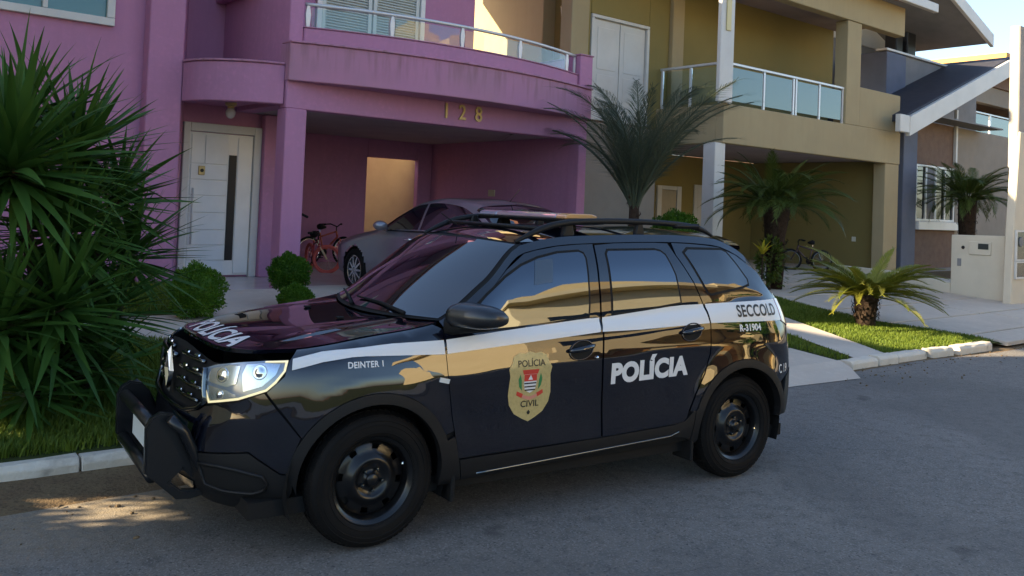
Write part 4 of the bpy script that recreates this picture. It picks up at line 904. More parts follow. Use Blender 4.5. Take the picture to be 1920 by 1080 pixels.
def ztop(u): return np.interp(u,UU,TOPZ)
# ================================================================ police car
YAW = 0.11059
car = thing('police_car', 'black police SUV with white stripe and gold badge parked on the road', 'police car', (0.9 * math.sin(YAW), 0.9 * math.cos(YAW), 0), -YAW)
CP = mat('car_paint', (.003, .0036, .008), .3, coat=1.0, spec=.0, coat_rough=.010, stain=((.05, .042, .034), .75, .30, .16))
CP.node_tree.nodes["Principled BSDF"].inputs["Coat IOR"].default_value = 1.82
GL = mat('tinted_car_glass', (.003, .005, .009), .02, spec=.0, coat=1.0, coat_rough=.0)
GLS = mat('reflective_window_film', (.128, .142, .162), .02, metal=1.0)
GL.node_tree.nodes["Principled BSDF"].inputs["Coat IOR"].default_value = 1.9
TRIM = mat('textured_trim_plastic', (.008, .008, .0085), .55, spec=.3, bump=(420, .15, .001))
BLK = mat('matte_black', (.006, .006, .006), .75, spec=.3)
RUB = mat('tyre_rubber', (.006, .0057, .0055), .7, spec=.16, noise=[(6, (.010, .009, .0085), .4, .7)], bump=(160, .2, .002))
RIMM = mat('black_steel_rim', (.006, .006, .0065), .28, spec=.35, coat=.25)
CHR = mat('chrome', (.75, .78, .80), .08, metal=1.0)
SATIN = mat('satin_dark_chrome', (.16, .18, .19), .18, metal=1.0)
VINYL = mat('white_vinyl', (.72, .70, .67), .4, coat=.3, coat_rough=.1)
GOLDV = mat('gold_vinyl', (.50, .38, .15), .45, coat=.3, noise=[(60, (.42, .32, .12), .45, .7)])
REDV = mat('red_vinyl', (.55, .04, .025), .45); GRNV = mat('green_vinyl', (.03, .20, .06), .45); PINKV = mat('ribbon_vinyl', (.62, .25, .17), .45); BLKV = mat('black_vinyl', (.012, .011, .01), .45)
LAMPC = mat('lamp_reflector', (.62, .68, .74), .16, metal=.85); LAMPD = mat('lamp_bezel', (.30, .36, .44), .15, metal=.3, coat=1.); DRL = mat('daytime_light', (.9, .85, .65), .3, emit=((1.0, .80, .36), .18))
LENS = mat('clear_lens', (.9, .94, .97), .02, trans=1.0, ior=1.3)
REDL = mat('red_lens', (.35, .012, .010), .12, spec=.7, coat=1.); AMB = mat('amber_lens', (.55, .30, .12), .15, coat=1.); CLR = mat('pale_bar_lens', (.40, .33, .35), .06, metal=.35, coat=1.)
PLATE = mat('number_plate', (.70, .74, .72), .4)

def SPs(u, z, off=0., side=-1):
    u = np.asarray(u, float); z = np.asarray(z, float)
    far = u < UF; uu = np.where(far, 2 * UF - u, u); P = SP(uu, z, off)
    P[..., 1] = np.where(far, -P[..., 1], P[..., 1])
    if side > 0: P[..., 1] = -P[..., 1]
    return P
def SNs(u, z, side=-1, e=.012):
    a = SPs(u + e, z) - SPs(u - e, z); b = SPs(u, z + e) - SPs(u, z - e); n = np.cross(a, b); n /= np.linalg.norm(n, axis=-1, keepdims=True) + 1e-12
    if side > 0: n[..., 1] = -n[..., 1]
    return n
def resample(poly, step):
    out = []
    for i in range(len(poly)):
        a, b = np.array(poly[i]), np.array(poly[(i + 1) % len(poly)]); n = max(1, int(np.ceil(np.hypot(*(b - a)) / step)))
        for k in range(n): out.append(tuple(a + (b - a) * k / n))
    return out
def inset_poly(poly, d):
    n = len(poly); out = []
    ar = sum(poly[i][0] * poly[(i + 1) % n][1] - poly[(i + 1) % n][0] * poly[i][1] for i in range(n)); s = 1 if ar > 0 else -1
    for i in range(n):
        p0, p1, p2 = np.array(poly[i - 1]), np.array(poly[i]), np.array(poly[(i + 1) % n])
        e0 = p1 - p0; e1 = p2 - p1; e0 /= np.linalg.norm(e0) + 1e-12; e1 /= np.linalg.norm(e1) + 1e-12
        n0 = np.array([-e0[1], e0[0]]) * s; n1 = np.array([-e1[1], e1[0]]) * s; m = n0 + n1; L = np.linalg.norm(m)
        m = m / L if L > 1e-6 else n0; c = max(.35, float(m @ n0)); out.append(tuple(p1 + m * d / c))
    return out
def ccw(poly):
    n = len(poly); ar = sum(poly[i][0] * poly[(i + 1) % n][1] - poly[(i + 1) % n][0] * poly[i][1] for i in range(n))
    return list(poly) if ar > 0 else list(poly)[::-1]
def cdt(poly, res):
    b = resample(ccw(poly), res * .8); B = np.array(b); nb = len(b)
    x0, y0 = B.min(0); x1, y1 = B.max(0)
    gx = np.arange(x0 + res / 2, x1, res); gy = np.arange(y0 + res / 2, y1, res); X, Y = np.meshgrid(gx, gy); X = X.ravel() + .0003; Y = Y.ravel()
    k = in_poly(X, Y, b); X, Y = X[k], Y[k]
    if len(X):
        d2 = np.full(len(X), 1e9)
        for i in range(nb):
            a, c = B[i], B[(i + 1) % nb]; ab = c - a; t = np.clip(((X - a[0]) * ab[0] + (Y - a[1]) * ab[1]) / (ab @ ab + 1e-12), 0, 1)
            d2 = np.minimum(d2, (X - a[0] - ab[0] * t) ** 2 + (Y - a[1] - ab[1] * t) ** 2)
        k = d2 > (res * .45) ** 2; X, Y = X[k], Y[k]
    pts = [Vector(p) for p in b] + [Vector((float(a), float(c))) for a, c in zip(X, Y)]
    vs, es, fs, *_ = delaunay_2d_cdt(pts, [(i, (i + 1) % nb) for i in range(nb)], [], 1, 1e-6)
    V = np.array([(v.x, v.y) for v in vs]); F = []
    for f in fs:
        f = list(f); a = V[f]; ar = (a[1, 0] - a[0, 0]) * (a[2, 1] - a[0, 1]) - (a[2, 0] - a[0, 0]) * (a[1, 1] - a[0, 1]); F.append(f if ar > 0 else f[::-1])
    cnt = {}
    for f in F:
        for i in range(3): e = (f[i], f[(i + 1) % 3]); cnt[e] = cnt.get(e, 0) + 1
    bd = [e for e in cnt if (e[1], e[0]) not in cnt]
    return V, F, bd
def finish(name, P, F, N, m, parent):
    me = bpy.data.meshes.new(name); me.from_pydata([tuple(map(float, p)) for p in P], [], F); me.materials.append(m); me.shade_smooth()
    me.normals_split_custom_set_from_vertices([tuple(map(float, q)) for q in N])
    o = bpy.data.objects.new(name, me); COL.objects.link(o); o.parent = parent; return o
def patch(name, poly, m, parent, off=0., inset=.0, flange=.012, res=.03, side=-1, pf=None, nf=None):
    """a panel: a polygon in (u, z) laid on the body skin; its edge is turned inwards by `flange`"""
    poly = ccw(poly)
    if inset: poly = inset_poly(poly, inset)
    V, F, bd = cdt(poly, res); u, z = V[:, 0], V[:, 1]
    pf = pf or (lambda u, z, o: SPs(u, z, o, side)); nf = nf or (lambda u, z: SNs(u, z, side))
    P = pf(u, z, off); N = nf(u, z); flip = side > 0
    F = [f[::-1] if flip else f for f in F]
    if flange:
        Q = pf(u, z, off - flange); idx = {}; P = list(P); N = list(N)
        c = V.mean(0)
        for a, b in bd:
            d = V[b] - V[a]; d /= np.linalg.norm(d) + 1e-12; out2 = np.array([d[1], -d[0]])
            e = 2e-3; po = pf(np.array([V[a][0] + out2[0] * e]), np.array([V[a][1] + out2[1] * e]), off)[0] - P[a]; po = po / (np.linalg.norm(po) + 1e-12)
            k = len(P); P += [P[a], P[b], Q[b], Q[a]]; N += [po, po, po, po]
            F.append([k, k + 3, k + 2, k + 1] if not flip else [k, k + 1, k + 2, k + 3])
    return finish(name, P, F, N, m, parent)
def decal_text(body, u, z, size, m, parent, name='lettering', bold=0., xs=1., slope=0., off=.0022, spacing=1., side=-1, pf=None, nf=None, flipx=False, shear=0.):
    me = text_mesh(body, size, bold, xs, spacing, cuts=.035); co = np.array([v.co[:] for v in me.vertices]); F = [list(p.vertices) for p in me.polygons]
    bpy.data.meshes.remove(me); uu = u + co[:, 0] + shear * co[:, 1]; zz_ = z + co[:, 1] + slope * co[:, 0]
    if pf is None: P = SPs(uu, zz_, off, side); N = SNs(uu, zz_, side)
    else: P = pf(uu, zz_, off); N = nf(uu, zz_)
    # faces outward
    f = F[0]; g = np.cross(P[f[1]] - P[f[0]], P[f[2]] - P[f[0]])
    if g @ N[f[0]] < 0: F = [q[::-1] for q in F]
    return finish(name, P, F, N, m, parent)
def arcpts(cx, cz, r, a0, a1, n=22): return [(cx + r * math.cos(math.radians(a0 + (a1 - a0) * i / n)), cz + r * math.sin(math.radians(a0 + (a1 - a0) * i / n))) for i in range(n + 1)]
TOP = lambda u: float(ztop(u))
lin = lambda pts, u: float(np.interp(u, [p[0] for p in pts], [p[1] for p in pts]))
FA, RA = (-.015, .355), (2.673, .36)
# lines of the side
FD = [(.480, .405), (.427, .643), (.391, .873), (.384, 1.052), (.405, 1.095)]                 # front edge of the front door
BG = [(1.475, .41), (1.452, .879), (1.483, 1.11), (1.508, 1.35), (1.535, 1.560)]              # gap between the doors
RD = [(2.355, .86), (2.366, .962), (2.375, 1.064), (2.356, 1.166), (2.30, 1.32), (2.20, 1.50), (2.165, 1.578)]
ST = [(-.462, .979), (-.285, 1.014), (.067, 1.041), (.383, 1.046), (1.361, 1.122), (1.502, 1.126), (2.121, 1.180), (3.12, 1.196)]   # stripe, top
SB = [(-.462, .928), (-.294, .969), (-.124, .990), (.379, .973), (1.459, 1.044), (1.761, 1.045), (2.365, 1.063), (3.12, 1.052)]      # stripe, bottom
doortop = lambda u: TOP(u) - .050

def side_panels(side):
    k = dict(side=side)
    # --- front fender
    P_ = [(-.475, .968)] + [(u, TOP(u) - .002) for u in np.linspace(-.44, .36, 14)] + [(.398, 1.098)] + FD[::-1][1:4] + [(.445, .56)] + arcpts(*FA, .447, 25, 147, 26) + [(-.47, .70), (-.575, .82), (-.49, .90)]
    fe = patch('front_fender', P_, CP, car, inset=.002, **k)
    patch('stripe', [(u, lin(ST, u)) for u in np.linspace(-.455, .380, 12)] + [(u, lin(SB, u)) for u in np.linspace(.380, -.455, 12)], VINYL, fe, off=.0050, flange=0, res=.016, **k)
    if side < 0: decal_text('DEINTER 1', -.076, .947, .042, VINYL, fe, bold=.001, xs=.96, slope=.0, spacing=1.05)
    ind = patch('turn_signal', [(.338, .832), (.395, .818), (.402, .842), (.345, .856)], mat('clear_signal', (.7, .68, .62), .15, coat=1.), fe, off=.007, flange=.008, res=.015, **k)
    # --- front door
    P_ = FD + [(u, min(TOP(u) - .05, 1.1 + (u - .405) * .85)) for u in (.46, .55, .70, .85, 1.0, 1.1, 1.25, 1.4)] + [(BG[4][0] - .004, doortop(1.53))] + [(a - .004, b) for a, b in BG[::-1][1:]]
    P_[0] = (.480, .405)
    fd = patch('front_door', P_ , CP, car, inset=.0025, **k)
    patch('stripe', [(u, lin(ST, u)) for u in np.linspace(.396, 1.467, 14)] + [(u, lin(SB, u)) for u in np.linspace(1.452, .394, 14)], VINYL, fd, off=.0042, flange=0, res=.016, **k)
    W = [(.500, 1.082), (.576, 1.163), (.70, 1.270), (.836, 1.367), (.96, 1.432), (1.089, 1.476), (1.235, 1.506), (1.40, 1.517), (1.43, 1.505), (1.438, 1.48), (1.40, 1.20), (1.385, 1.137), (1.10, 1.112), (.855, 1.096)]
    patch('window_seal', inset_poly(ccw(W), -.014), BLK, fd, off=.0012, flange=0, **k); patch('window_glass', W, GLS, fd, off=.003, flange=0, res=.025, **k)
    if side < 0: patch('window_rectangle', [(1.02, 1.325), (1.155, 1.338), (1.195, 1.478), (1.06, 1.466)], mat('blue_grey_gloss', (.04, .055, .075), .12, coat=1.), fd, off=.005, flange=0, **k)  # faint glossy rectangle laid over the door glass
    # --- rear door
    P_ = [(a + .004, b) for a, b in BG] + [(u, doortop(u)) for u in (1.7, 1.9, 2.05)] + RD[::-1] + [(2.31, .74), (2.235, .615), (2.185, .51), (2.16, .43)]
    rd = patch('rear_door', P_, CP, car, inset=.0025, **k)
    patch('stripe', [(u, lin(ST, u)) for u in np.linspace(1.492, 2.345, 10)] + [(u, lin(SB, u)) for u in np.linspace(2.365, 1.466, 10)], VINYL, rd, off=.0042, flange=0, res=.016, **k)
    W = [(1.582, 1.148), (1.600, 1.30), (1.618, 1.505), (1.635, 1.524), (2.03, 1.531), (2.075, 1.522), (2.105, 1.50), (2.122, 1.45), (2.145, 1.374), (2.150, 1.20), (1.85, 1.168)]
    patch('window_seal', inset_poly(ccw(W), -.014), BLK, rd, off=.0012, flange=0, **k); patch('window_glass', W, GLS, rd, off=.003, flange=0, res=.025, **k)
    # --- rear quarter
    qend = 3.55
    P_ = [(a + .004, b) for a, b in RD[:-1]] + [(2.20, 1.582)] + [(u, TOP(u) - .052) for u in (2.35, 2.5, 2.65, 2.80, 2.9)] + [(3.0, 1.385), (3.10, 1.265), (3.16, 1.215), (3.16, 1.06), (3.17, .98), (3.26, .80), (3.28, .70), (3.16, .66)] + arcpts(*RA, .452, 36, 163, 26) + [(2.188, .50), (2.24, .612), (2.315, .737)]
    qp = patch('rear_quarter', P_, CP, car, inset=.0025, **k)
    patch('stripe', [(u, lin(ST, u)) for u in np.linspace(2.366, 3.13, 10)] + [(u, lin(SB, u)) for u in np.linspace(3.13, 2.378, 10)], VINYL, qp, off=.0042, flange=0, res=.016, **k)
    W = [(2.29, 1.515), (2.33, 1.538), (2.66, 1.535), (2.70, 1.52), (2.77, 1.43), (2.835, 1.335), (2.83, 1.305), (2.77, 1.292), (2.44, 1.252), (2.415, 1.262)]
    patch('window_seal', inset_poly(ccw(W), -.016), BLK, qp, off=.0012, flange=0, **k)
    patch('quarter_window', W, GL, qp, off=.0035, flange=0, res=.02, **k)
    if side < 0:
        decal_text('SECCOLD', 2.855, 1.126, .108, BLKV, qp, bold=.0028, xs=.86, slope=.0, spacing=1.06, off=.0062)
        decal_text('R-31904', 2.752, 1.016, .062, VINYL, qp, bold=.0022, xs=.98, slope=.0, spacing=1.03)
    # --- pillar and roof edge
    P_ = [(u, TOP(u) - .0) for u in np.linspace(.405, 2.90, 40)] + [(u, TOP(u) - .047) for u in np.linspace(2.90, 1.1, 24)] + [(u, min(TOP(u) - .047, 1.1035 + (u - .405) * .85)) for u in np.linspace(1.05, .41, 14)]
    patch('roof_side', P_, CP, car, inset=.0, flange=.01, res=.022, **k)
    # --- trims
    P_ = arcpts(*FA, .446, 170, 21, 34) + [(.447, .53), (.485, .385), (.505, .29), (.44, .265), (.375, .27)] + arcpts(*FA, .392, -8, 186, 34)
    patch('wheel_arch_trim', P_, TRIM, car, off=.008, flange=.05, res=.03, **k)
    P_ = arcpts(*RA, .451, 162, 12, 34) + [(3.115, .36)] + arcpts(*RA, .397, -4, 190, 34) + [(2.25, .27), (2.20, .29)]
    P_ = [(2.235, .50)] + arcpts(*RA, .451, 160, 18, 34) + [(3.125, .40), (3.06, .39)] + arcpts(*RA, .397, 4, 188, 34) + [(2.262, .285), (2.215, .31)]
    patch('wheel_arch_trim', P_, TRIM, car, off=.008, flange=.05, res=.03, **k)
    P_ = [(.488, .398), (1.0, .402), (1.6, .412), (2.05, .424), (2.15, .44), (2.215, .50), (2.232, .50), (2.212, .315), (2.15, .335), (2.02, .352), (1.0, .30), (.62, .283), (.512, .285)]
    si = patch('sill_trim', P_, TRIM, car, off=.006, flange=.05, res=.03, **k)
    us = np.linspace(.60, 2.10, 24); pts = [tuple(SPs(np.array([u]), np.array([.31 + (u - .6) * .033 + (.02 if u > 2.05 else 0)]), .010, side)[0]) for u in us]
    MB().tube(pts, .007, 6).build('sill_ridge', SATIN, si, smooth=True)
    # --- door handles: a dished cup with a bar across it
    for (u, z, dd_) in ((1.292, .946, fd), (2.197, 1.012, rd)):
        h = patch('door_handle', [(u + .085 * math.cos(a), z + .052 * math.sin(a) + .012 * math.cos(a)) for a in np.linspace(0, 2 * math.pi, 20)[:-1]], BLK, dd_, off=.0022, flange=0, res=.02, **k)
        pts = [SPs(np.array([u + t * .095]), np.array([z + .012 + t * .012]), .012 + .022 * (1 - t * t), side)[0] for t in np.linspace(-1, 1, 9)]
        MB().tube([tuple(p) for p in pts], [.010, .014, .017, .018, .018, .018, .017, .014, .010], 8).build('grip', CP, h, smooth=True)
        ring = [SPs(np.array([u + .087 * math.cos(a)]), np.array([z + .054 * math.sin(a) + .012 * math.cos(a)]), .004, side)[0] for a in np.linspace(0, 2 * math.pi, 25)[:-1]]
        MB().tube([tuple(p) for p in ring], .0045, 6, close=True).build('cup_rim', CP, h, smooth=True)
    lockp = SPs(np.array([1.405]), np.array([.898]), .004, side)[0]
    MB().ball(tuple(lockp), .011, 8, 5).build('key_lock', CHR, fd, smooth=True)
    # --- mirror
    mi = bpy.data.objects.new('side_mirror', None); COL.objects.link(mi); mi.parent = car
    secs = []
    for t in np.linspace(0, 1, 11):
        yy = -.845 - .235 * t; xx = .50 + .10 * t; cz = 1.178 - .005 * t
        rx = .135 * (1 - .25 * t) * (1 - .9 * max(0, t - .55) ** 2 * 2.2); rz = .070 * (1 - .15 * t) * (1 - .9 * max(0, t - .55) ** 2 * 2.6)
        if t == 0: rx, rz = .10, .055
        secs.append([(xx + rx * (abs(math.cos(a)) ** .75) * math.copysign(1, math.cos(a)) * (1.0 if math.cos(a) < 0 else .85), yy * (1 if side < 0 else -1), cz + rz * (abs(math.sin(a)) ** .8) * math.copysign(1, math.sin(a))) for a in np.linspace(0, 2 * math.pi, 25)[:-1]])
    mb = MB(); nn = 24
    V = [p for s_ in secs for p in s_]; F = [(i * nn + j, i * nn + (j + 1) % nn, (i + 1) * nn + (j + 1) % nn, (i + 1) * nn + j) for i in range(10) for j in range(nn)] + [tuple(range(nn)), tuple(range(10 * nn, 11 * nn))]
    mb.add(V, F).build('mirror_shell', mat('mirror_cap_paint', (.008, .009, .012), .4, coat=.45, coat_rough=.12) if side < 0 else CP, mi, smooth=True)
    mb = MB().tube([(.42, -.80 * -side if side > 0 else -.80, 1.105), (.50, -.87 if side < 0 else .87, 1.118), (.62, -.93 if side < 0 else .93, 1.123)], [.05, .04, .032], 10, flat=1.0)
    mb.build('mirror_arm', BLK, mi, smooth=True)
    patch('mirror_sail', [(.415, 1.075), (.43, 1.105), (.56, 1.175), (.60, 1.10), (.60, 1.082)], BLK, mi, off=.006, flange=.006, **k)
    if side > 0: mi.location = (.62, .93 * .45, 1.05 * .42); mi.scale = (.5, .5, .55); mi.location = (.30, .43, .47)
    # --- front: headlight, lower bumper
    Hd = [(-.981, .902), (-.90, .928), (-.75, .952), (-.60, .966), (-.478, .972), (-.487, .922), (-.53, .865), (-.574, .826), (-.72, .775), (-.917, .738), (-.962, .79)]
    hl = patch('headlight', Hd, LAMPD, car, off=-.012, flange=0, res=.02, **k)
    def sub(name, poly, m, off): return patch(name, poly, m, hl, off=off, flange=.004, res=.018, **k)
    sub('reflector', [(-.955, .845), (-.93, .905), (-.80, .935), (-.735, .935), (-.745, .85), (-.80, .83)], LAMPC, -.006); sub('reflector', [(-.715, .90), (-.70, .945), (-.60, .957), (-.515, .955), (-.535, .905), (-.60, .848), (-.70, .815)], LAMPC, -.006)
    sub('reflector', [(-.935, .775), (-.94, .825), (-.80, .815), (-.735, .795), (-.75, .785), (-.90, .755)], LAMPC, -.006)
    for u, z, r in ((-.84, .885, .036), (-.62, .915, .036), (-.84, .79, .022)):
        c = SPs(np.array([u]), np.array([z]), -.002, side)[0]; n_ = SNs(np.array([u]), np.array([z]), side)[0]
        mb = MB().lathe([(0, .012), (r * .5, .010), (r * .9, .0), (r, .002), (r * 1.05, -.006)], 18); o = mb.build('bulb_bowl', CHR, hl, smooth=True); o.location = Vector(c); o.rotation_euler = Vector(n_).to_track_quat('Z', 'Y').to_euler()
    outer = [(-.951, .798), (-.917, .738), (-.72, .775), (-.574, .826), (-.53, .865), (-.487, .922), (-.478, .972), (-.60, .966)]; inner = [(-.942, .799), (-.910, .750), (-.723, .786), (-.581, .835), (-.540, .872), (-.498, .924), (-.492, .963), (-.60, .959)]
    sub('daytime_strip', outer + inner[::-1], DRL, -.003)
    patch('lens', Hd, LENS, hl, off=.004, flange=0, res=.02, **k)
    return fd
fdoor = side_panels(-1); side_panels(1)
# badge on the near front door
BC = (.928, .770)
shape = [(0, .190), (.035, .178), (.075, .183), (.112, .165), (.128, .125), (.148, .098), (.138, .055), (.142, .01), (.146, -.05), (.135, -.105), (.098, -.158), (.045, -.188), (0, -.208)]
shape = [(BC[0] + x, BC[1] + z) for x, z in shape] + [(BC[0] - x, BC[1] + z) for x, z in shape[::-1][1:-1]]
bd_ = patch('gold_badge', shape, GOLDV, fdoor, off=.0016, flange=0, res=.03)
tr = lambda pts: [(BC[0] + x, BC[1] + z) for x, z in pts]
def bdec(name, pts, m, off): return patch(name, tr(pts), m, fdoor, off=off, flange=0, res=.02)
decal_text('POLÍCIA', BC[0] + .004, BC[1] + .122, .052, BLKV, fdoor, bold=.0006, xs=.98, off=.003); decal_text('CIVIL', BC[0] + .004, BC[1] - .108, .052, BLKV, fdoor, bold=.0006, xs=1.05, off=.003)
bdec('crest_crown', [(-.058, .088), (.058, .088), (.048, .062), (-.048, .062)], REDV, .0030); bdec('crest_shield', [(-.043, .063), (.043, .063), (.043, .01), (.035, -.028), (0, -.045), (-.035, -.028), (-.043, .01)], VINYL, .0024)
bdec('crest_shield_top', [(-.043, .061), (.043, .061), (.043, .022), (-.043, .022)], REDV, .0030); bdec('crest_star', [(-.016, .030), (0, .058), (.016, .030)], VINYL, .0036)
for i in range(3): bdec('crest_bar', [(-.042 + .003 * i, .014 - .019 * i), (.042 - .003 * i, .014 - .019 * i), (.041 - .003 * i, .006 - .019 * i), (-.041 + .003 * i, .006 - .019 * i)], BLKV, .0030)
for s_ in (-1, 1):
    bdec('crest_branch', [(s_ * .055, -.03), (s_ * .075, -.005), (s_ * .082, .035), (s_ * .070, .065), (s_ * .060, .03)], GRNV, .0030)
    bdec('crest_ribbon_end', [(s_ * .045, -.048), (s_ * .088, -.030), (s_ * .092, -.052), (s_ * .055, -.070)], REDV, .0030)
bdec('crest_ribbon', [(-.05, -.052), (0, -.066), (.05, -.052), (.05, -.072), (0, -.086), (-.05, -.072)], PINKV, .0034); bdec('badge_star', [(-.012, -.155), (.0, -.142), (.012, -.155), (.006, -.168), (-.006, -.168)], BLKV, .0030)
rdoor_ = [o for o in car.children if o.name.startswith('rear_door')][0]
decal_text('POLÍCIA', 1.835, .790, .160, VINYL, rdoor_, bold=.009, xs=1.02, slope=.020, spacing=1.05)
# dark inner shell behind the gaps, wheel wells
def shell(side):
    P_ = [(UF + .001, .24)] + [(-.9, .24), (-.50, .26)] + arcpts(*FA, .43, 195, -12, 26) + [(.5, .27), (2.2, .30)] + arcpts(*RA, .43, 190, 2, 26) + [(3.2, .38), (3.45, .5), (3.45, 1.0), (3.1, 1.21), (2.9, 1.44), (2.75, 1.54), (2.4, 1.58), (1.4, 1.57), (1.02, 1.51), (.46, 1.10), (.35, 1.07), (-.4, .97), (-.95, .93), (UF + .001, .93)]
    patch('inner_shell', P_, BLK, car, off=-.022, flange=0, res=.05, side=side)
    for c, wx in ((FA, 0), (RA, 2.673)):
        mb = MB(); a = [math.radians(t) for t in np.linspace(200, -20, 24)]
        mb.grid([[(c[0] + .44 * math.cos(t), side * y, c[1] + .44 * math.sin(t)) for y in (.86, .55)] for t in a]); mb.grid([[(c[0] + r * math.cos(t), side * .55, c[1] + r * math.sin(t)) for r in (.44, .01)] for t in a]); mb.build('wheel_well', BLK, car, fix=False)
shell(-1); shell(1)
MB().box(-.62, 3.2, -.80, .80, .22, .30).box(-.4, 3.2, -.56, .56, .26, .90).build('floor_pan', BLK, car)
# --- front bumper, grille
fsym = lambda pts: pts + [(2 * UF - u, z) for u, z in pts[::-1] if abs(u - UF) > 1e-6]
P_ = [(-.50, .89), (-.58, .818), (-.475, .70), (-.395, .60), (-.43, .50), (-.445, .428), (-.485, .430), (-.645, .53), (-.97, .495), (UF, .47)]
P_ = [(-.585, .818), (-.478, .698), (-.396, .602), (-.432, .51), (-.450, .430), (-.487, .430), (-.646, .532), (-.97, .495), (UF, .475)]
T_ = [(-.722, .768), (-.917, .730), (-.985, .700), (-1.10, .668), (UF, .655)]
full = P_ + [(2 * UF - u, z) for u, z in P_[::-1][1:]] + [(2 * UF - u, z) for u, z in T_[:-1]] + T_[::-1]
bump = patch('front_bumper', full, CP, car, inset=.002, res=.035)
# strip under the headlights joining fender and bumper is part of the bumper
L_ = [(-.425, .424), (-.487, .424), (-.646, .526), (-.97, .489), (UF, .469)]; B_ = [(UF, .215), (-.97, .215), (-.62, .225), (-.47, .25), (-.43, .33)]
low = patch('lower_bumper', L_ + [(2 * UF - u, z) for u, z in L_[::-1][1:]] + [(2 * UF - u, z) for u, z in B_[::-1][:-1]] + B_, TRIM, car, off=.006, flange=.03, res=.035)
for s_ in (-1, 1):
    fog = patch('fog_recess', [(-.93, .445), (-.70, .44), (-.575, .415), (-.56, .35), (-.62, .33), (-.90, .345)], BLK, low, off=.0075, flange=0, res=.03, side=s_)
    rim_ = [(-.93, .447), (-.80, .45), (-.70, .442), (-.575, .417), (-.55, .38), (-.565, .345), (-.62, .325), (-.78, .325), (-.90, .342)]
    pts = [tuple(SPs(np.array([u]), np.array([z]), .010, s_)[0]) for u, z in resample(rim_, .05)]; MB().tube(pts, .010, 6, close=True).build('fog_surround', TRIM, low, smooth=True)
patch('skid_plate', fsym([(-1.02, .33), (-1.06, .22), (UF, .22)])[:0] or [(-1.0, .335), (UF - (UF * 0) , .33), (2 * UF + 1.0, .335), (2 * UF + 1.08, .23), (UF, .222), (-1.08, .23)], SATIN, low, off=.012, flange=.01, res=.04)
G_ = [(-.982, .905), (-.90, .932), (-1.05, .950), (-1.25, .968), (UF, .975)]; G_ = [(-.968, .795), (-.985, .902), (-.93, .925), (-1.10, .950), (-1.28, .966), (UF, .972)]; GB = [(UF, .658), (-1.12, .671), (-.99, .702), (-.925, .735)]
gr = patch('grille', G_ + [(2 * UF - u, z) for u, z in G_[::-1][1:]] + [(2 * UF - u, z) for u, z in GB[::-1][:-1]] + GB, BLK, car, off=-.030, flange=0, res=.03)
PV = lambda u, z, o: Vector(SPs(np.array([u]), np.array([z]), o)[0])
bars = [(.725, -1.02), (.790, -.990), (.855, -.995), (.920, -1.02)]
for z, ue in bars:
    for s_ in (0, 1):
        us = np.linspace(ue, UF + .10, 12); us = us if s_ == 0 else 2 * UF - us
        MB().tube([PV(u, z + .01 * math.cos((u - UF) * 2.2), -.010) for u in us], .011, 6).build('grille_bar', SATIN, gr, smooth=True)
        for u in (ue - .09, ue - .24):
            uu = u if s_ == 0 else 2 * UF - u
            p = PV(uu, z + .028, -.004); n_ = Vector(SNs(np.array([uu]), np.array([z + .028]))[0])
            o = MB().box(-.028, .028, -.008, .008, -.006, .006).build('grille_stud', CHR, gr, bevel=.005); o.location = p; o.rotation_euler = n_.to_track_quat('Z', 'Y').to_euler()
rimu = [(-.975, .905), (-.955, .80), (-.935, .742), (-.995, .705), (-1.12, .674), (UF, .662)]; rimu += [(2 * UF - u, z) for u, z in rimu[::-1][1:]]
MB().tube([PV(u, z, .004) for u, z in resample(rimu, .05)[:-8]], .016, 8, flat=.8).build('grille_frame', SATIN, gr, smooth=True)
# diamond emblem
c0 = PV(UF, .825, .012); em = MB()
def dia(w, h, x): return [Vector((x, 0, h)), Vector((x, -w, 0)), Vector((x, 0, -h)), Vector((x, w, 0))]
o1 = dia(.082, .125, 0); i1 = dia(.042, .066, -.004); m1 = dia(.062, .095, -.018); V = [c0 + q for q in o1 + m1 + i1]
em.add(V, [(i, (i + 1) % 4, 4 + (i + 1) % 4, 4 + i) for i in range(4)] + [(4 + i, 4 + (i + 1) % 4, 8 + (i + 1) % 4, 8 + i) for i in range(4)]); em.build('diamond_emblem', CHR, gr)
# --- bonnet: a height field that meets the fenders
hu = np.linspace(UF, .392, 70); HE = SPs(hu, np.array([TOP(u) for u in hu])); hx, hy, hz = HE[:, 0], -HE[:, 1], HE[:, 2]
XFh = hx[0]
zc_ = lambda x: pchip([-.78, -.70, -.62, -.50, -.30, 0, .3, .5], [.99, 1.012, 1.034, 1.054, 1.078, 1.103, 1.122, 1.132], x)
def HZ(x, y, o=0.):
    x = np.asarray(x, float); y = np.abs(np.asarray(y, float))
    we = np.interp(x, hx, hy); ze = np.interp(x, hx, hz); r = np.clip(y / np.maximum(we, .02), 0, 1)
    xe = np.interp(np.minimum(y, hy.max()), hy[:25], hx[:25])                       # front lip at this y
    t = np.clip((x - xe) / .16, 0, 1); zl = np.interp(np.minimum(y, hy.max()), hy[:25], hz[:25])
    body = zc_(x) - (zc_(x) - ze) * r ** 2.4
    rib = .010 * np.exp(-((y - .50 + .06 * x) / .045) ** 2) * np.clip((x + .55) / .3, 0, 1) - .006 * np.exp(-(y / .28) ** 4) * np.clip((x + .5) / .3, 0, 1)
    s_ = t * (2 - t)
    return zl + (np.maximum(body, zl) - zl) * s_ + rib * (1 - r ** 6) + o
cowl = lambda y: .215 + .205 * (np.abs(y) / .74) ** 2.2
edge = [(float(a), -float(b)) for a, b in zip(hx, hy)]
poly = edge + [(float(cowl(y)), float(y)) for y in np.linspace(-.72, .72, 25)] + [(a, -b) for a, b in edge[::-1]][:-1]
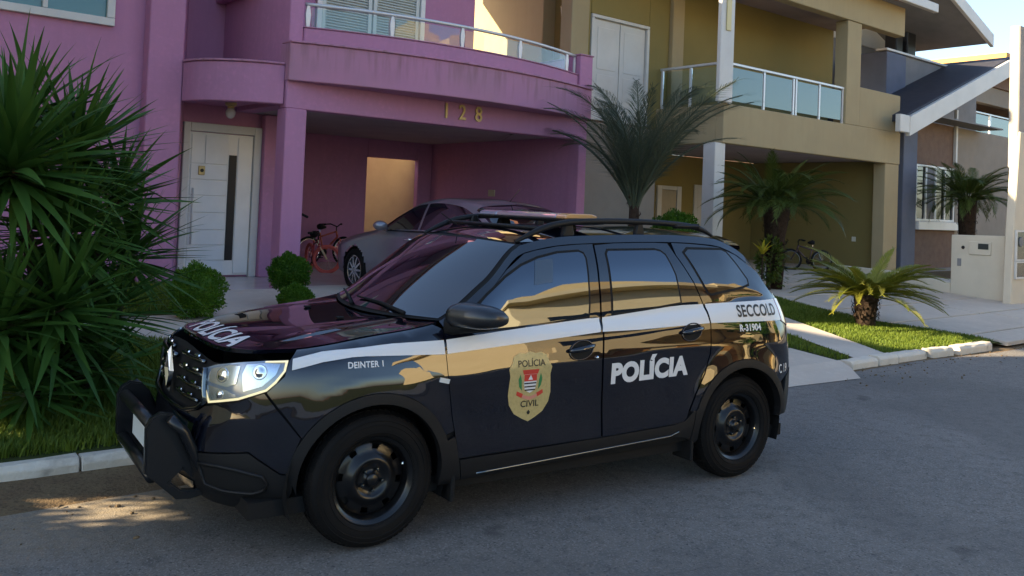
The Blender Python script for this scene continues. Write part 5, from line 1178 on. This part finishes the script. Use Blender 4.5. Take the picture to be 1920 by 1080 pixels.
def hp(u, z, o): return np.stack([u, z, HZ(u, z, o)], -1)
def hn(u, z, e=.01):
    a = (HZ(u + e, z) - HZ(u - e, z)) / (2 * e); b = (HZ(u, z + e) - HZ(u, z - e)) / (2 * e); n = np.stack([-a, -b, np.ones_like(a)], -1); return n / np.linalg.norm(n, axis=-1, keepdims=True)
hood = patch('bonnet', poly, CP, car, inset=.002, flange=.02, res=.03, pf=hp, nf=hn)
# white lettering across the front of the bonnet, read from in front
me = text_mesh('POLÍCIA', .20, .006, 1.02, cuts=.025); co = np.array([v.co[:] for v in me.vertices]); F = [list(p.vertices) for p in me.polygons]; bpy.data.meshes.remove(me)
hxx = -.505 - co[:, 1]; hyy = co[:, 0] * -1.0; hxx, hyy = -.515 - co[:, 1] * -1.0 * -1.0 * -1, -co[:, 0]
hyy = hyy - .07; hxx = -.635 + co[:, 1] * .95 + .22 * hyy ** 2
P = hp(hxx, hyy, .004); N = hn(hxx, hyy); g = np.cross(P[F[0][1]] - P[F[0][0]], P[F[0][2]] - P[F[0][0]])
if g[2] < 0: F = [q[::-1] for q in F]
finish('lettering', P, F, N, VINYL, hood)
for y in (-.27, .27): MB().box(-.02, .02, -.016, .016, 0, .012).build('washer_jet', BLK, hood, bevel=.004).location = (.02, y, float(HZ(.02, y)) + .001)
# --- windscreen, roof, tailgate
es = np.linspace(.415, 1.0, 16)
def ws(s, t):                                # s 0..1 up the screen, t -1..1 across
    u = .415 + (1.0 - .415) * s; e = SP(u, ztop(u)); xe, ye2, ze = e[..., 0], -e[..., 1], e[..., 2]
    xc = .225 + (.895 - .225) * s; zc2 = 1.120 + (1.585 - 1.120) * s + .018 * np.sin(np.pi * s); xc = xc - 0 * s
    a = np.abs(t) ** 2
    return np.stack([xc + (xe - xc) * a, ye2 * t, zc2 + (ze - zc2) * np.abs(t) ** 2.2], -1)
def loft(fn, s0, s1, ns, nt, name, m, parent, off=0., t1=1.):
    S, T = np.meshgrid(np.linspace(s0, s1, ns), np.linspace(-t1, t1, nt), indexing='ij'); P = fn(S, T); e = 1e-3
    N = np.cross(fn(S, T + e) - fn(S, T - e), fn(S + e, T) - fn(S - e, T)); N /= np.linalg.norm(N, axis=-1, keepdims=True) + 1e-12
    if N[ns // 2, nt // 2, 2] < 0: N = -N
    P = (P + N * off).reshape(-1, 3); N = N.reshape(-1, 3); F = []
    for i in range(ns - 1):
        for j in range(nt - 1): F.append([i * nt + j, i * nt + j + 1, (i + 1) * nt + j + 1, (i + 1) * nt + j])
    g = np.cross(P[F[5][1]] - P[F[5][0]], P[F[5][2]] - P[F[5][0]])
    if g @ N[F[5][0]] < 0: F = [f[::-1] for f in F]
    return finish(name, P, F, N, m, parent)
loft(ws, .0, 1.0, 24, 41, 'windscreen_surround', BLK, car, 0.0)
wsg = loft(ws, .03, .965, 24, 41, 'windscreen', GL, car, .004, .955)
def rf(s, t):
    u = 1.0 + (2.80 - 1.0) * s; e = SP(u, ztop(u)); xe, ye2, ze = e[..., 0], -e[..., 1], e[..., 2]
    xc = .895 + (2.93 - .895) * s; zc2 = pchip([0, .12, .35, .65, 1.0], [1.585, 1.635, 1.665, 1.672, 1.64], s)
    a = np.abs(t) ** 2
    return np.stack([xc + (xe - xc) * a, ye2 * t, zc2 + (ze - zc2) * np.abs(t) ** 2.6], -1)
roof = loft(rf, 0., 1., 40, 41, 'roof', CP, car, .001)
def tg(s, t):
    u = 2.80 + (3.15 - 2.80) * s; e = SP(u, ztop(u)); xe, ye2, ze = e[..., 0], -e[..., 1], e[..., 2]
    xc = 2.93 + (3.36 - 2.93) * s; zc2 = 1.64 + (1.22 - 1.64) * s; a = np.abs(t) ** 2.4
    return np.stack([xc + (xe - xc) * a, ye2 * t, zc2 + (ze - zc2) * a], -1)
tgo = loft(tg, 0., 1., 16, 31, 'tailgate', CP, car, .0); loft(tg, .15, .9, 14, 25, 'rear_window', GL, tgo, .004, .86)
mb = MB(); mb.grid([[tuple(Vector(rf(np.array(1.0), np.array(t))) + Vector(d)) for d in ((-.02, 0, .004), (.10, 0, -.004), (.11, 0, -.03), (0, 0, -.05))] for t in np.linspace(-.93, .93, 24)]); mb.build('roof_spoiler', CP, car, smooth=True)
qe = 3.155
patch('lower_tailgate', [(3.16, 1.235), (3.5, 1.205), (UR - .002, 1.16), (UR - .002, .68), (3.29, .70), (3.265, .80), (3.175, .98), (3.165, 1.06)], CP, car, inset=.002, flange=.01, res=.04)
patch('lower_tailgate', [(3.16, 1.235), (3.5, 1.205), (UR - .002, 1.16), (UR - .002, .68), (3.29, .70), (3.265, .80), (3.175, .98), (3.165, 1.06)], CP, car, inset=.002, flange=.01, res=.04, side=1)
for s_ in (-1, 1):
    patch('tail_light', [(3.135, 1.198), (3.40, 1.19), (3.40, 1.04), (3.27, 1.0), (3.14, 1.045)], REDL, car, off=.006, flange=.01, res=.03, side=s_)
    rb = patch('rear_bumper', [(3.16, .655), (3.282, .697), (UR - .002, .675), (UR - .002, .30), (3.3, .375), (3.14, .39), (3.128, .42), (3.10, .55)], CP if False else TRIM, car, off=.004, flange=.02, res=.04, side=s_)
decal_text('C 19', 3.10, .715, .085, VINYL, [o for o in car.children if o.name.startswith('rear_quarter')][0], bold=.001, xs=.8, off=.003)
# --- roof rails
for s_ in (-1, 1):
    pts = [(.985, .60, 1.568), (1.10, .602, 1.622), (1.24, .604, 1.672), (1.42, .604, 1.700), (1.70, .602, 1.712), (1.98, .598, 1.714), (2.25, .594, 1.708), (2.46, .59, 1.692), (2.58, .588, 1.665), (2.66, .586, 1.630)]
    pts = [(x, y * s_, z) for x, y, z in smooth_poly(pts, 4)]
    rr_ = MB().tube(pts, [.010 + .010 * min(1, i / 6, (len(pts) - 1 - i) / 6) for i in range(len(pts))], 10, flat=1.15).build('roof_rail', TRIM, car, smooth=True)
    for x in (1.38, 1.97): MB().prism([(x - .045, 1.60), (x + .055, 1.60), (x + .025, 1.715), (x - .015, 1.715)], .585 * s_ - .02, .585 * s_ + .02, 'y').build('rail_foot', TRIM, rr_, bevel=.008)
    MB().box(2.28, 2.52, .592 * s_ - .03, .592 * s_ + .03, 1.675, 1.712).build('rail_cap', TRIM, rr_, bevel=.015)
# --- light bar
lb = bpy.data.objects.new('light_bar', None); COL.objects.link(lb); lb.parent = car; lb.location = (1.53, 0, 1.715)
MB().prism([(-.13, -.020), (.13, -.020), (.145, .002), (-.145, .002)], -.54, .54, 'y').build('base', BLK, lb, bevel=.008)
def lens(y0, y1, m): MB().prism([(-.135, .003), (.135, .003), (.125, .026), (.085, .037), (-.085, .037), (-.125, .026)], y0, y1, 'y').build('lens', m, lb, bevel=.006)
lens(-.54, -.43, AMB); lens(-.427, .30, CLR); lens(.303, .54, mat('grey_bar_lens', (.34, .38, .46), .08, metal=.4, coat=1.))
for y in (-.40, .40): MB().prism([(-.05, -.07), (.05, -.07), (.035, -.021), (-.035, -.021)], y - .03, y + .03, 'y').build('foot', BLK, lb, bevel=.006)
for x in (1.18, 1.95): MB().tube([(x, -.60, 1.71 if x > 1.5 else 1.655), (x, .60, 1.71 if x > 1.5 else 1.655)], .013, 8, flat=1.5).build('cross_bar', TRIM, car, smooth=True)
MB().tube([(.98, .12, 1.645), (.86, .12, 1.72)], .004, 5).build('antenna', BLK, car)
# --- wipers
for (a, b) in (((.29, -.52), (.34, .10)), ((.245, .05), (.30, .60))):
    pa = Vector(ws(np.array(.02), np.array(a[1] / .76))); pb = Vector(ws(np.array(.09), np.array(b[1] / .76)))
    MB().tube([pa + Vector((-.02, 0, .018)), (pa + pb) / 2 + Vector((-.015, 0, .03)), pb + Vector((-.01, 0, .018))], [.012, .009, .006], 6).build('wiper', BLK, car, smooth=True)
# --- wheels
def wheel(cx, side):
    w = bpy.data.objects.new('wheel', None); COL.objects.link(w); w.parent = car; w.location = (cx, side * .775, .347); w.rotation_euler = (0, random.uniform(0, 6), 0 if side < 0 else math.pi)
    R = .347
    prof = [(.222, -.095), (.232, -.108), (.262, -.112), (.300, -.108), (.325, -.098), (.338, -.082), (.344, -.06), (R, -.03), (R, .03), (.344, .06), (.338, .082), (.300, .108), (.232, .105), (.222, .095)]
    ty = MB().lathe(prof, 72, axis='y').build('tyre', RUB, w, smooth=True)
    mb = MB()                                   # tread and shoulder blocks
    for j in range(60):
        a = 2 * math.pi * j / 60
        for (y0, y1, r0, r1, da) in ((-.092, -.055, .331, .3485, .0), (-.045, -.005, .340, .3515, .5), (.005, .045, .340, .3515, .0), (.055, .092, .331, .3485, .5)):
            b0, b1 = a + da * .1 - .038, a + da * .1 + .038
            q = lambda r, t, y: (r * math.cos(t), y, -r * math.sin(t))
            ro = r1 - (.013 if abs(y0) > .05 and abs(y0) > abs(y1) else 0); ri = r1 - (.013 if abs(y1) > abs(y0) and abs(y1) > .05 else 0)
            mb.add([q(r0, b0, y0), q(r0, b1, y0), q(r0, b1, y1), q(r0, b0, y1), q(ro, b0, y0), q(ro, b1, y0), q(ri, b1, y1), q(ri, b0, y1)], [(4, 5, 6, 7), (0, 1, 5, 4), (1, 2, 6, 5), (2, 3, 7, 6), (3, 0, 4, 7)])
    mb.build('tread_blocks', RUB, ty)['kind'] = 'stuff'
    for r in (.248, .285, .308):
        MB().lathe([(r - .003, -.1105), (r, -.1155 if r < .3 else -.1135), (r + .003, -.1105)], 72, axis='y').build('sidewall_ring', RUB, ty, smooth=True)
    prof = [(.226, -.104), (.229, -.098), (.222, -.090), (.205, -.086), (.198, -.070), (.190, -.02), (.186, .05), (.19, .09)]
    rim = MB().lathe(prof, 64, axis='y').build('rim', RIMM, w, smooth=True)
    prof = [(.192, -.030), (.176, -.046), (.150, -.044), (.128, -.056), (.112, -.072), (.100, -.078), (.086, -.070), (.078, -.060), (.050, -.058), (.034, -.062), (.032, -.080), (.026, -.086), (0, -.086)]
    n = 80
    MB().lathe(prof, n, axis='y', skip=lambda i, j: i == 1 and (j % 10) in (4, 5, 6)).build('disc', RIMM, rim, smooth=True)
    for k_ in range(5):
        a = k_ * 2 * math.pi / 5 + .3; MB().lathe([(.0, -.082), (.008, -.081), (.0105, -.076), (.0105, -.056)], 6, (.057 * math.cos(a), 0, .057 * math.sin(a)), 'y').build('wheel_nut', SATIN, rim)
    MB().lathe([(0, .06), (.17, .06), (.17, .02), (0, .02)], 32, axis='y').build('brake_drum', BLK, rim)
    MB().ball((.175 * math.cos(.9), -.09, .175 * math.sin(.9)), .009, 8, 5).build('valve', CHR, rim)
    return w
for s_ in (-1, 1):
    for cx in (0.0, 2.673): wheel(cx, s_)
for x in (.46, 2.24):
    for s_ in (-1, 1): MB().box(x - .012, x + .012, s_ * .80 - .09, s_ * .80 + .09, .17, .36).build('mud_flap', BLK, car, bevel=.006)
# --- bull bar: two plate hoops, two cross tubes, number plate
bb = bpy.data.objects.new('bull_bar', None); COL.objects.link(bb); bb.parent = car
BBM = mat('bull_bar_black', (.006, .0065, .008), .35, coat=.25, spec=.4)
outer = [(-1.025, .40), (-1.03, .615), (-1.01, .665), (-.965, .692), (-.90, .680), (-.86, .635), (-.80, .47), (-.73, .345), (-.69, .285), (-.72, .262), (-.80, .245), (-.87, .252)]
hole = [(-.905, .345), (-.845, .295), (-.765, .290), (-.785, .335), (-.845, .400)]
for y in (-.42, .42):
    bm = bmesh.new(); ov = [bm.verts.new((x, y - .022, z)) for x, z in outer]; hv = [bm.verts.new((x, y - .022, z)) for x, z in hole]
    ed = [bm.edges.new((ov[i], ov[(i + 1) % len(ov)])) for i in range(len(ov))] + [bm.edges.new((hv[i], hv[(i + 1) % len(hv)])) for i in range(len(hv))]
    bmesh.ops.triangle_fill(bm, use_beauty=True, use_dissolve=False, edges=ed); r_ = bmesh.ops.extrude_face_region(bm, geom=bm.faces[:]); bmesh.ops.translate(bm, verts=[v for v in r_['geom'] if isinstance(v, bmesh.types.BMVert)], vec=(0, .044, 0))
    bmesh.ops.recalc_face_normals(bm, faces=bm.faces); ee = [e for e in bm.edges if len(e.link_faces) == 2 and e.calc_face_angle(0) > 1.2]; bmesh.ops.bevel(bm, geom=ee, offset=.008, segments=2, affect='EDGES')
    me = bpy.data.meshes.new('side_plate'); bm.to_mesh(me); bm.free(); me.materials.append(BBM); link('side_plate', me, bb)
    MB().tube([(-.93, y * 1.0 + (.07 if y < 0 else -.07) * -1, .67), (-.86, y * 1.02 + (.06 if y > 0 else -.06), .60), (-.79, y * 1.02 + (.06 if y > 0 else -.06), .45), (-.71, y * 1.02 + (.05 if y > 0 else -.05), .31)], .026, 10).build('rear_strut', BBM, bb, smooth=True)
for z, x in ((.615, -.985), (.375, -.985)): MB().tube([(x, -.42, z), (x, .42, z)], .032, 14).build('cross_tube', BBM, bb, smooth=True)
pl_ = MB().box(-1.0, -.994, -.20, .20, .445, .575).build('number_plate', PLATE, bb, bevel=.002)
pl_.location = (.025, 0, 0)
MB().box(-.9735, -.972, -.19, .19, .552, .570).build('plate_band', mat('plate_green', (.10, .35, .28), .4), pl_).location = (-.004, 0, 0)

# ================================================================ silver saloon in the garage
sil = thing('silver_saloon', 'silver grey saloon parked nose first in the pink garage', 'car', (5.08, 6.50, .42), math.pi / 2)
SP_ = mat('silver_car_paint', (.24, .23, .26), .30, metal=.65, coat=1., coat_rough=.03)
# local frame: x = forwards, y = left; origin on the ground between the axles, front axle at x = +1.35
ST2 = [  # x, [(half width, z)] sill, low, mid, shoulder, belt, glass top, roof edge, roof centre
 (2.24, [(.42, .26), (.50, .30), (.55, .48), (.55, .58), (.50, .66), (.40, .70), (.25, .71), (0, .715)]),
 (2.10, [(.62, .22), (.72, .28), (.76, .48), (.76, .60), (.70, .70), (.56, .745), (.35, .76), (0, .77)]),
 (1.80, [(.76, .21), (.84, .30), (.87, .50), (.87, .66), (.80, .77), (.64, .82), (.40, .845), (0, .855)]),
 (1.35, [(.80, .22), (.88, .32), (.90, .52), (.89, .74), (.83, .85), (.68, .895), (.42, .925), (0, .935)]),
 (.95, [(.80, .22), (.88, .32), (.90, .55), (.89, .80), (.84, .90), (.72, .955), (.45, .985), (0, .995)]),
 (.75, [(.80, .22), (.88, .32), (.90, .56), (.885, .82), (.84, .925), (.745, 1.005), (.50, 1.03), (0, 1.04)]),
 (.30, [(.80, .22), (.88, .32), (.90, .57), (.885, .84), (.84, .945), (.695, 1.215), (.56, 1.245), (0, 1.265)]),
 (-.10, [(.80, .22), (.88, .32), (.90, .57), (.885, .85), (.84, .955), (.655, 1.355), (.55, 1.395), (0, 1.425)]),
 (-.55, [(.80, .22), (.88, .32), (.90, .57), (.885, .86), (.84, .965), (.640, 1.395), (.54, 1.440), (0, 1.470)]),
 (-1.00, [(.80, .22), (.88, .32), (.90, .57), (.885, .87), (.84, .975), (.645, 1.365), (.54, 1.415), (0, 1.455)]),
 (-1.40, [(.80, .22), (.88, .32), (.90, .57), (.89, .88), (.84, .985), (.69, 1.255), (.57, 1.335), (0, 1.385)]),
 (-1.75, [(.80, .22), (.88, .32), (.90, .57), (.885, .88), (.83, .995), (.75, 1.11), (.60, 1.215), (0, 1.265)]),
 (-2.10, [(.78, .24), (.86, .34), (.88, .58), (.87, .86), (.81, .99), (.76, 1.025), (.60, 1.055), (0, 1.075)]),
 (-2.38, [(.70, .28), (.78, .36), (.80, .58), (.79, .84), (.74, .96), (.66, .995), (.50, 1.01), (0, 1.02)]),
 (-2.46, [(.55, .34), (.62, .42), (.64, .60), (.63, .80), (.58, .90), (.50, .93), (.36, .94), (0, .945)])]
xs_ = [s[0] for s in ST2][::-1]; UX = np.linspace(-2.46, 2.24, 95)
rows = np.array([[pchip(xs_, [s[1][k][c] for s in ST2][::-1], UX) for c in (0, 1)] for k in range(8)])       # k, c, x
def sec(i):
    ks = np.arange(8); t = np.linspace(0, 7, 57); w = pchip(ks, rows[:, 0, i], t); z = pchip(ks, rows[:, 1, i], t); return w, z
PT = np.zeros((95, 113, 3))
for i in range(95):
    w, z = sec(i); PT[i, :57] = np.stack([np.full(57, UX[i]), w, z], 1); PT[i, 57:] = np.stack([np.full(56, UX[i]), -w[::-1][1:], z[::-1][1:]], 1)
def kind(i, j):
    k = (min(j, 111 - j) + .5) / 8; x = (UX[i] + UX[i + 1]) / 2; z = PT[i, j, 2]; jj = min(j, 111 - j)
    for cx in (1.35, -1.32):
        if math.hypot(x - cx, z - .32) < .36 and k < 4: return 'hole'
    if 4.12 < k < 4.92 and -1.62 < x < .66 and not (-.32 < x < -.24): return 'side_window'
    if 5.1 < k and .22 + .0 < x < .80 and z > .98: return 'windscreen'
    if 5.2 < k and -2.02 < x < -1.36: return 'rear_window'
    return 'body'
buckets = {}
for i in range(94):
    for j in range(112): buckets.setdefault(kind(i, j) + ('' if kind(i, j) != 'side_window' else ('L' if j < 56 else 'R')), []).append((i, j))
for nm, fs in buckets.items():
    if nm == 'hole': continue
    idx = {}; V = []; F = []
    for i, j in fs:
        q = []
        for a, b in ((i, j), (i, j + 1), (i + 1, j + 1), (i + 1, j)):
            if (a, b) not in idx: idx[(a, b)] = len(V); V.append(PT[a, b])
            q.append(idx[(a, b)])
        F.append(q)
    MB().add(V, F).build({'body': 'body', 'side_windowL': 'side_window', 'side_windowR': 'side_window'}.get(nm, nm), SP_ if nm == 'body' else GL, sil, smooth=True)
MB().box(-2.2, 2.0, -.7, .7, .2, .55).build('floor_pan', BLK, sil)
ALLOY = mat('alloy_wheel', (.55, .55, .57), .25, metal=.9)
for cx in (1.35, -1.32):
    for s_ in (1, -1):
        w = bpy.data.objects.new('wheel', None); COL.objects.link(w); w.parent = sil; w.location = (cx, s_ * .80, .32); w.rotation_euler = (0, 0, math.pi if s_ > 0 else 0)
        MB().lathe([(.21, -.08), (.235, -.10), (.29, -.10), (.318, -.07), (.322, 0), (.318, .07), (.29, .1), (.21, .09)], 40, axis='y').build('tyre', RUB, w, smooth=True)
        mb = MB().lathe([(.215, -.095), (.225, -.09), (.20, -.07), (.19, .05)], 40, axis='y').lathe([(.05, -.085), (.055, -.06), (0, -.09)], 16, axis='y')
        for k_ in range(10):
            a = k_ * math.pi / 5; d = Vector((math.cos(a), 0, -math.sin(a))); q = Vector((math.sin(a), 0, math.cos(a)))
            mb.add([d * .04 + q * .018 + Vector((0, -.085, 0)), d * .205 + q * .012 + Vector((0, -.075, 0)), d * .205 - q * .012 + Vector((0, -.075, 0)), d * .04 - q * .018 + Vector((0, -.085, 0)), d * .04 + q * .018 + Vector((0, -.05, 0)), d * .205 + q * .012 + Vector((0, -.045, 0)), d * .205 - q * .012 + Vector((0, -.045, 0)), d * .04 - q * .018 + Vector((0, -.05, 0))], [(0, 1, 2, 3), (0, 4, 5, 1), (1, 5, 6, 2), (2, 6, 7, 3), (3, 7, 4, 0)])
        mb.build('rim', ALLOY, w); MB().lathe([(0, -.02), (.2, -.02)], 24, axis='y').build('brake_disc', BLK, w)
    for s_ in (1, -1):
        mb = MB(); a = np.linspace(math.pi, 0, 20); mb.grid([[(cx + .36 * math.cos(t), s_ * y, .32 + .36 * math.sin(t)) for y in (.87, .55)] for t in a]); mb.build('wheel_well', BLK, sil, fix=False)
for s_ in (1, -1):
    m_ = MB().ball((.46, s_ * .99, 1.02), (.085, .11, .07), 14, 9).tube([(.50, s_ * .85, .97), (.47, s_ * .93, 1.0)], .03, 8).build('side_mirror', SP_, sil, smooth=True)
    for x in (-.12, -1.05): MB().tube([(x + .09, s_ * .885, .845), (x + .05, s_ * .915, .85), (x - .05, s_ * .915, .855), (x - .09, s_ * .885, .855)], .014, 8).build('door_handle', CHR, sil, smooth=True)
    MB().tube([(.58, s_ * .853, .955), (-.2, s_ * .85, .968), (-1.5, s_ * .846, .995)], .008, 6).build('belt_trim', BLK, sil)
MB().tube([(-1.2, 0, 1.41), (-1.42, 0, 1.60)], .005, 5).build('antenna', BLK, sil)

# ================================================================ bicycles
def bicycle(label, loc, rz, R, frame_m, tyre_m, rim_m, steer=0., fork_m=None, lean=0., tyre_r=.022, group=None):
    t = thing('bicycle', label, 'bicycle', loc, rz, group); t.rotation_euler = (lean, 0, rz); wb = R * 3.1
    fm = fork_m or frame_m
    hub_r, hub_f = (0, 0, R), (wb, 0, R); bbk = (R * 1.25, 0, R * .88); seat = (R * .95, 0, R * 2.35); head0 = (wb - R * .62, 0, R * 2.05); head1 = (wb - R * .72, 0, R * 2.45)
    MB().tube([seat, bbk], .016, 8).tube([head0, bbk], .019, 8).tube([(R * 1.0, 0, R * 2.05), head1], .017, 8).tube([bbk, hub_r], .010, 6).tube([(R * 1.0, 0, R * 2.1), hub_r], .009, 6).tube([head0, head1], .02, 8).build('frame', frame_m, t, smooth=True)
    def whl(name, parent, c):
        w = bpy.data.objects.new(name, None); COL.objects.link(w); w.parent = parent; w.location = c
        MB().lathe([(R - .0 + tyre_r * math.cos(a), tyre_r * math.sin(a)) for a in np.linspace(0, 2 * math.pi, 9)[:-1]], 36, axis='y', close=True).build('tyre', tyre_m, w, smooth=True)
        MB().lathe([(R - .022, -.012), (R - .040, -.010), (R - .040, .010), (R - .022, .012)], 36, axis='y', close=True).build('rim', rim_m, w, smooth=True)
        mb = MB()
        for k in range(16):
            a = k * math.pi / 8; mb.tube([(.02 * math.cos(a + .5), .015 * (-1) ** k, .02 * math.sin(a + .5)), ((R - .04) * math.cos(a), 0, (R - .04) * math.sin(a))], .0016, 4)
        mb.build('spokes', CHR, w)['kind'] = 'stuff'
        return w
    whl('wheel', t, hub_r)
    fr = bpy.data.objects.new('front_fork', None); COL.objects.link(fr); fr.parent = t; fr.location = head0; fr.rotation_euler = (0, 0, steer)
    h = Vector(hub_f) - Vector(head0); up = Vector(head1) - Vector(head0)
    MB().tube([up, (0, 0, 0), (h.x * .15, .045, h.z * .15), (h.x, .045, h.z)], .013, 8).tube([(h.x * .15, .045, h.z * .15), (h.x * .15, -.045, h.z * .15), (h.x, -.045, h.z)], .013, 8).build('fork_blades', fm, fr, smooth=True)
    hb = up + Vector((.0, 0, R * .35))
    MB().tube([up, hb], .012, 6).tube([hb + Vector((-.10, -.27, .05)), hb + Vector((-.02, -.16, .06)), hb + Vector((.02, 0, 0)), hb + Vector((-.02, .16, .06)), hb + Vector((-.10, .27, .05))], .012, 8).build('handlebar', BLK, fr, smooth=True)
    for s_ in (-1, 1): MB().tube([hb + Vector((-.075, s_ * .24, .052)), hb + Vector((-.135, s_ * .315, .048))], .019, 8).build('grip', BLK, fr, smooth=True)
    whl('wheel', fr, h)
    sd_ = MB().tube([(R * .80, 0, R * 2.78), (R * .95, 0, R * 2.80), (R * 1.15, 0, R * 2.78), (R * 1.45, 0, R * 2.76)], [.05, .065, .05, .02], 10, flat=1.2).build('saddle', BLK, t, smooth=True)
    MB().tube([(R * .95, 0, R * 2.3), (R * .92, 0, R * 2.75)], .012, 8).build('seat_post', CHR, t)
    MB().lathe([(0, -.03), (.07, -.03), (.075, -.025), (0, -.02)], 20, (bbk[0], 0, bbk[2]), 'y').tube([(bbk[0] - .1, -.05, bbk[2] - .1), (bbk[0] + .1, .05, bbk[2] + .1)], .009, 6).box(bbk[0] + .08, bbk[0] + .16, .05, .13, bbk[2] + .09, bbk[2] + .11).box(bbk[0] - .16, bbk[0] - .08, -.13, -.05, bbk[2] - .11, bbk[2] - .09).build('crank_set', BLK, t)
    return t
PNKT = mat('coral_tyre', (.50, .085, .065), .6); MAG = mat('dark_red_frame', (.30, .02, .035), .35, coat=.5); CRM = mat('cream_fork', (.55, .42, .26), .4)
bicycle('small red bicycle with coral wheels at the garage column', (5.05, 11.05, FL + .005), -1.75, .235, MAG, PNKT, PNKT, steer=1.15, fork_m=CRM, tyre_r=.026)
bicycle('bicycle with black saddle behind the silver car bonnet', (5.6, 12.2, FL + .005), .1, .27, mat('orange_red_frame', (.40, .07, .03), .35, coat=.5), BLK, CHR, steer=.1, lean=-.05)
bicycle('dark bicycle leaning in the ochre garage beside the cycad fronds', (17.65, 8.25, .485), 2.45, .25, mat('dark_purple_frame', (.05, .02, .03), .4, coat=.4), BLK, SATIN, steer=-.25, tyre_r=.026)
# broom handle on the garage side
MB().tube([(3.42, 8.32, 1.60), (3.72, 8.5, 1.50)], .02, 8).build('wall_bracket', BLK, pink).location = -PK
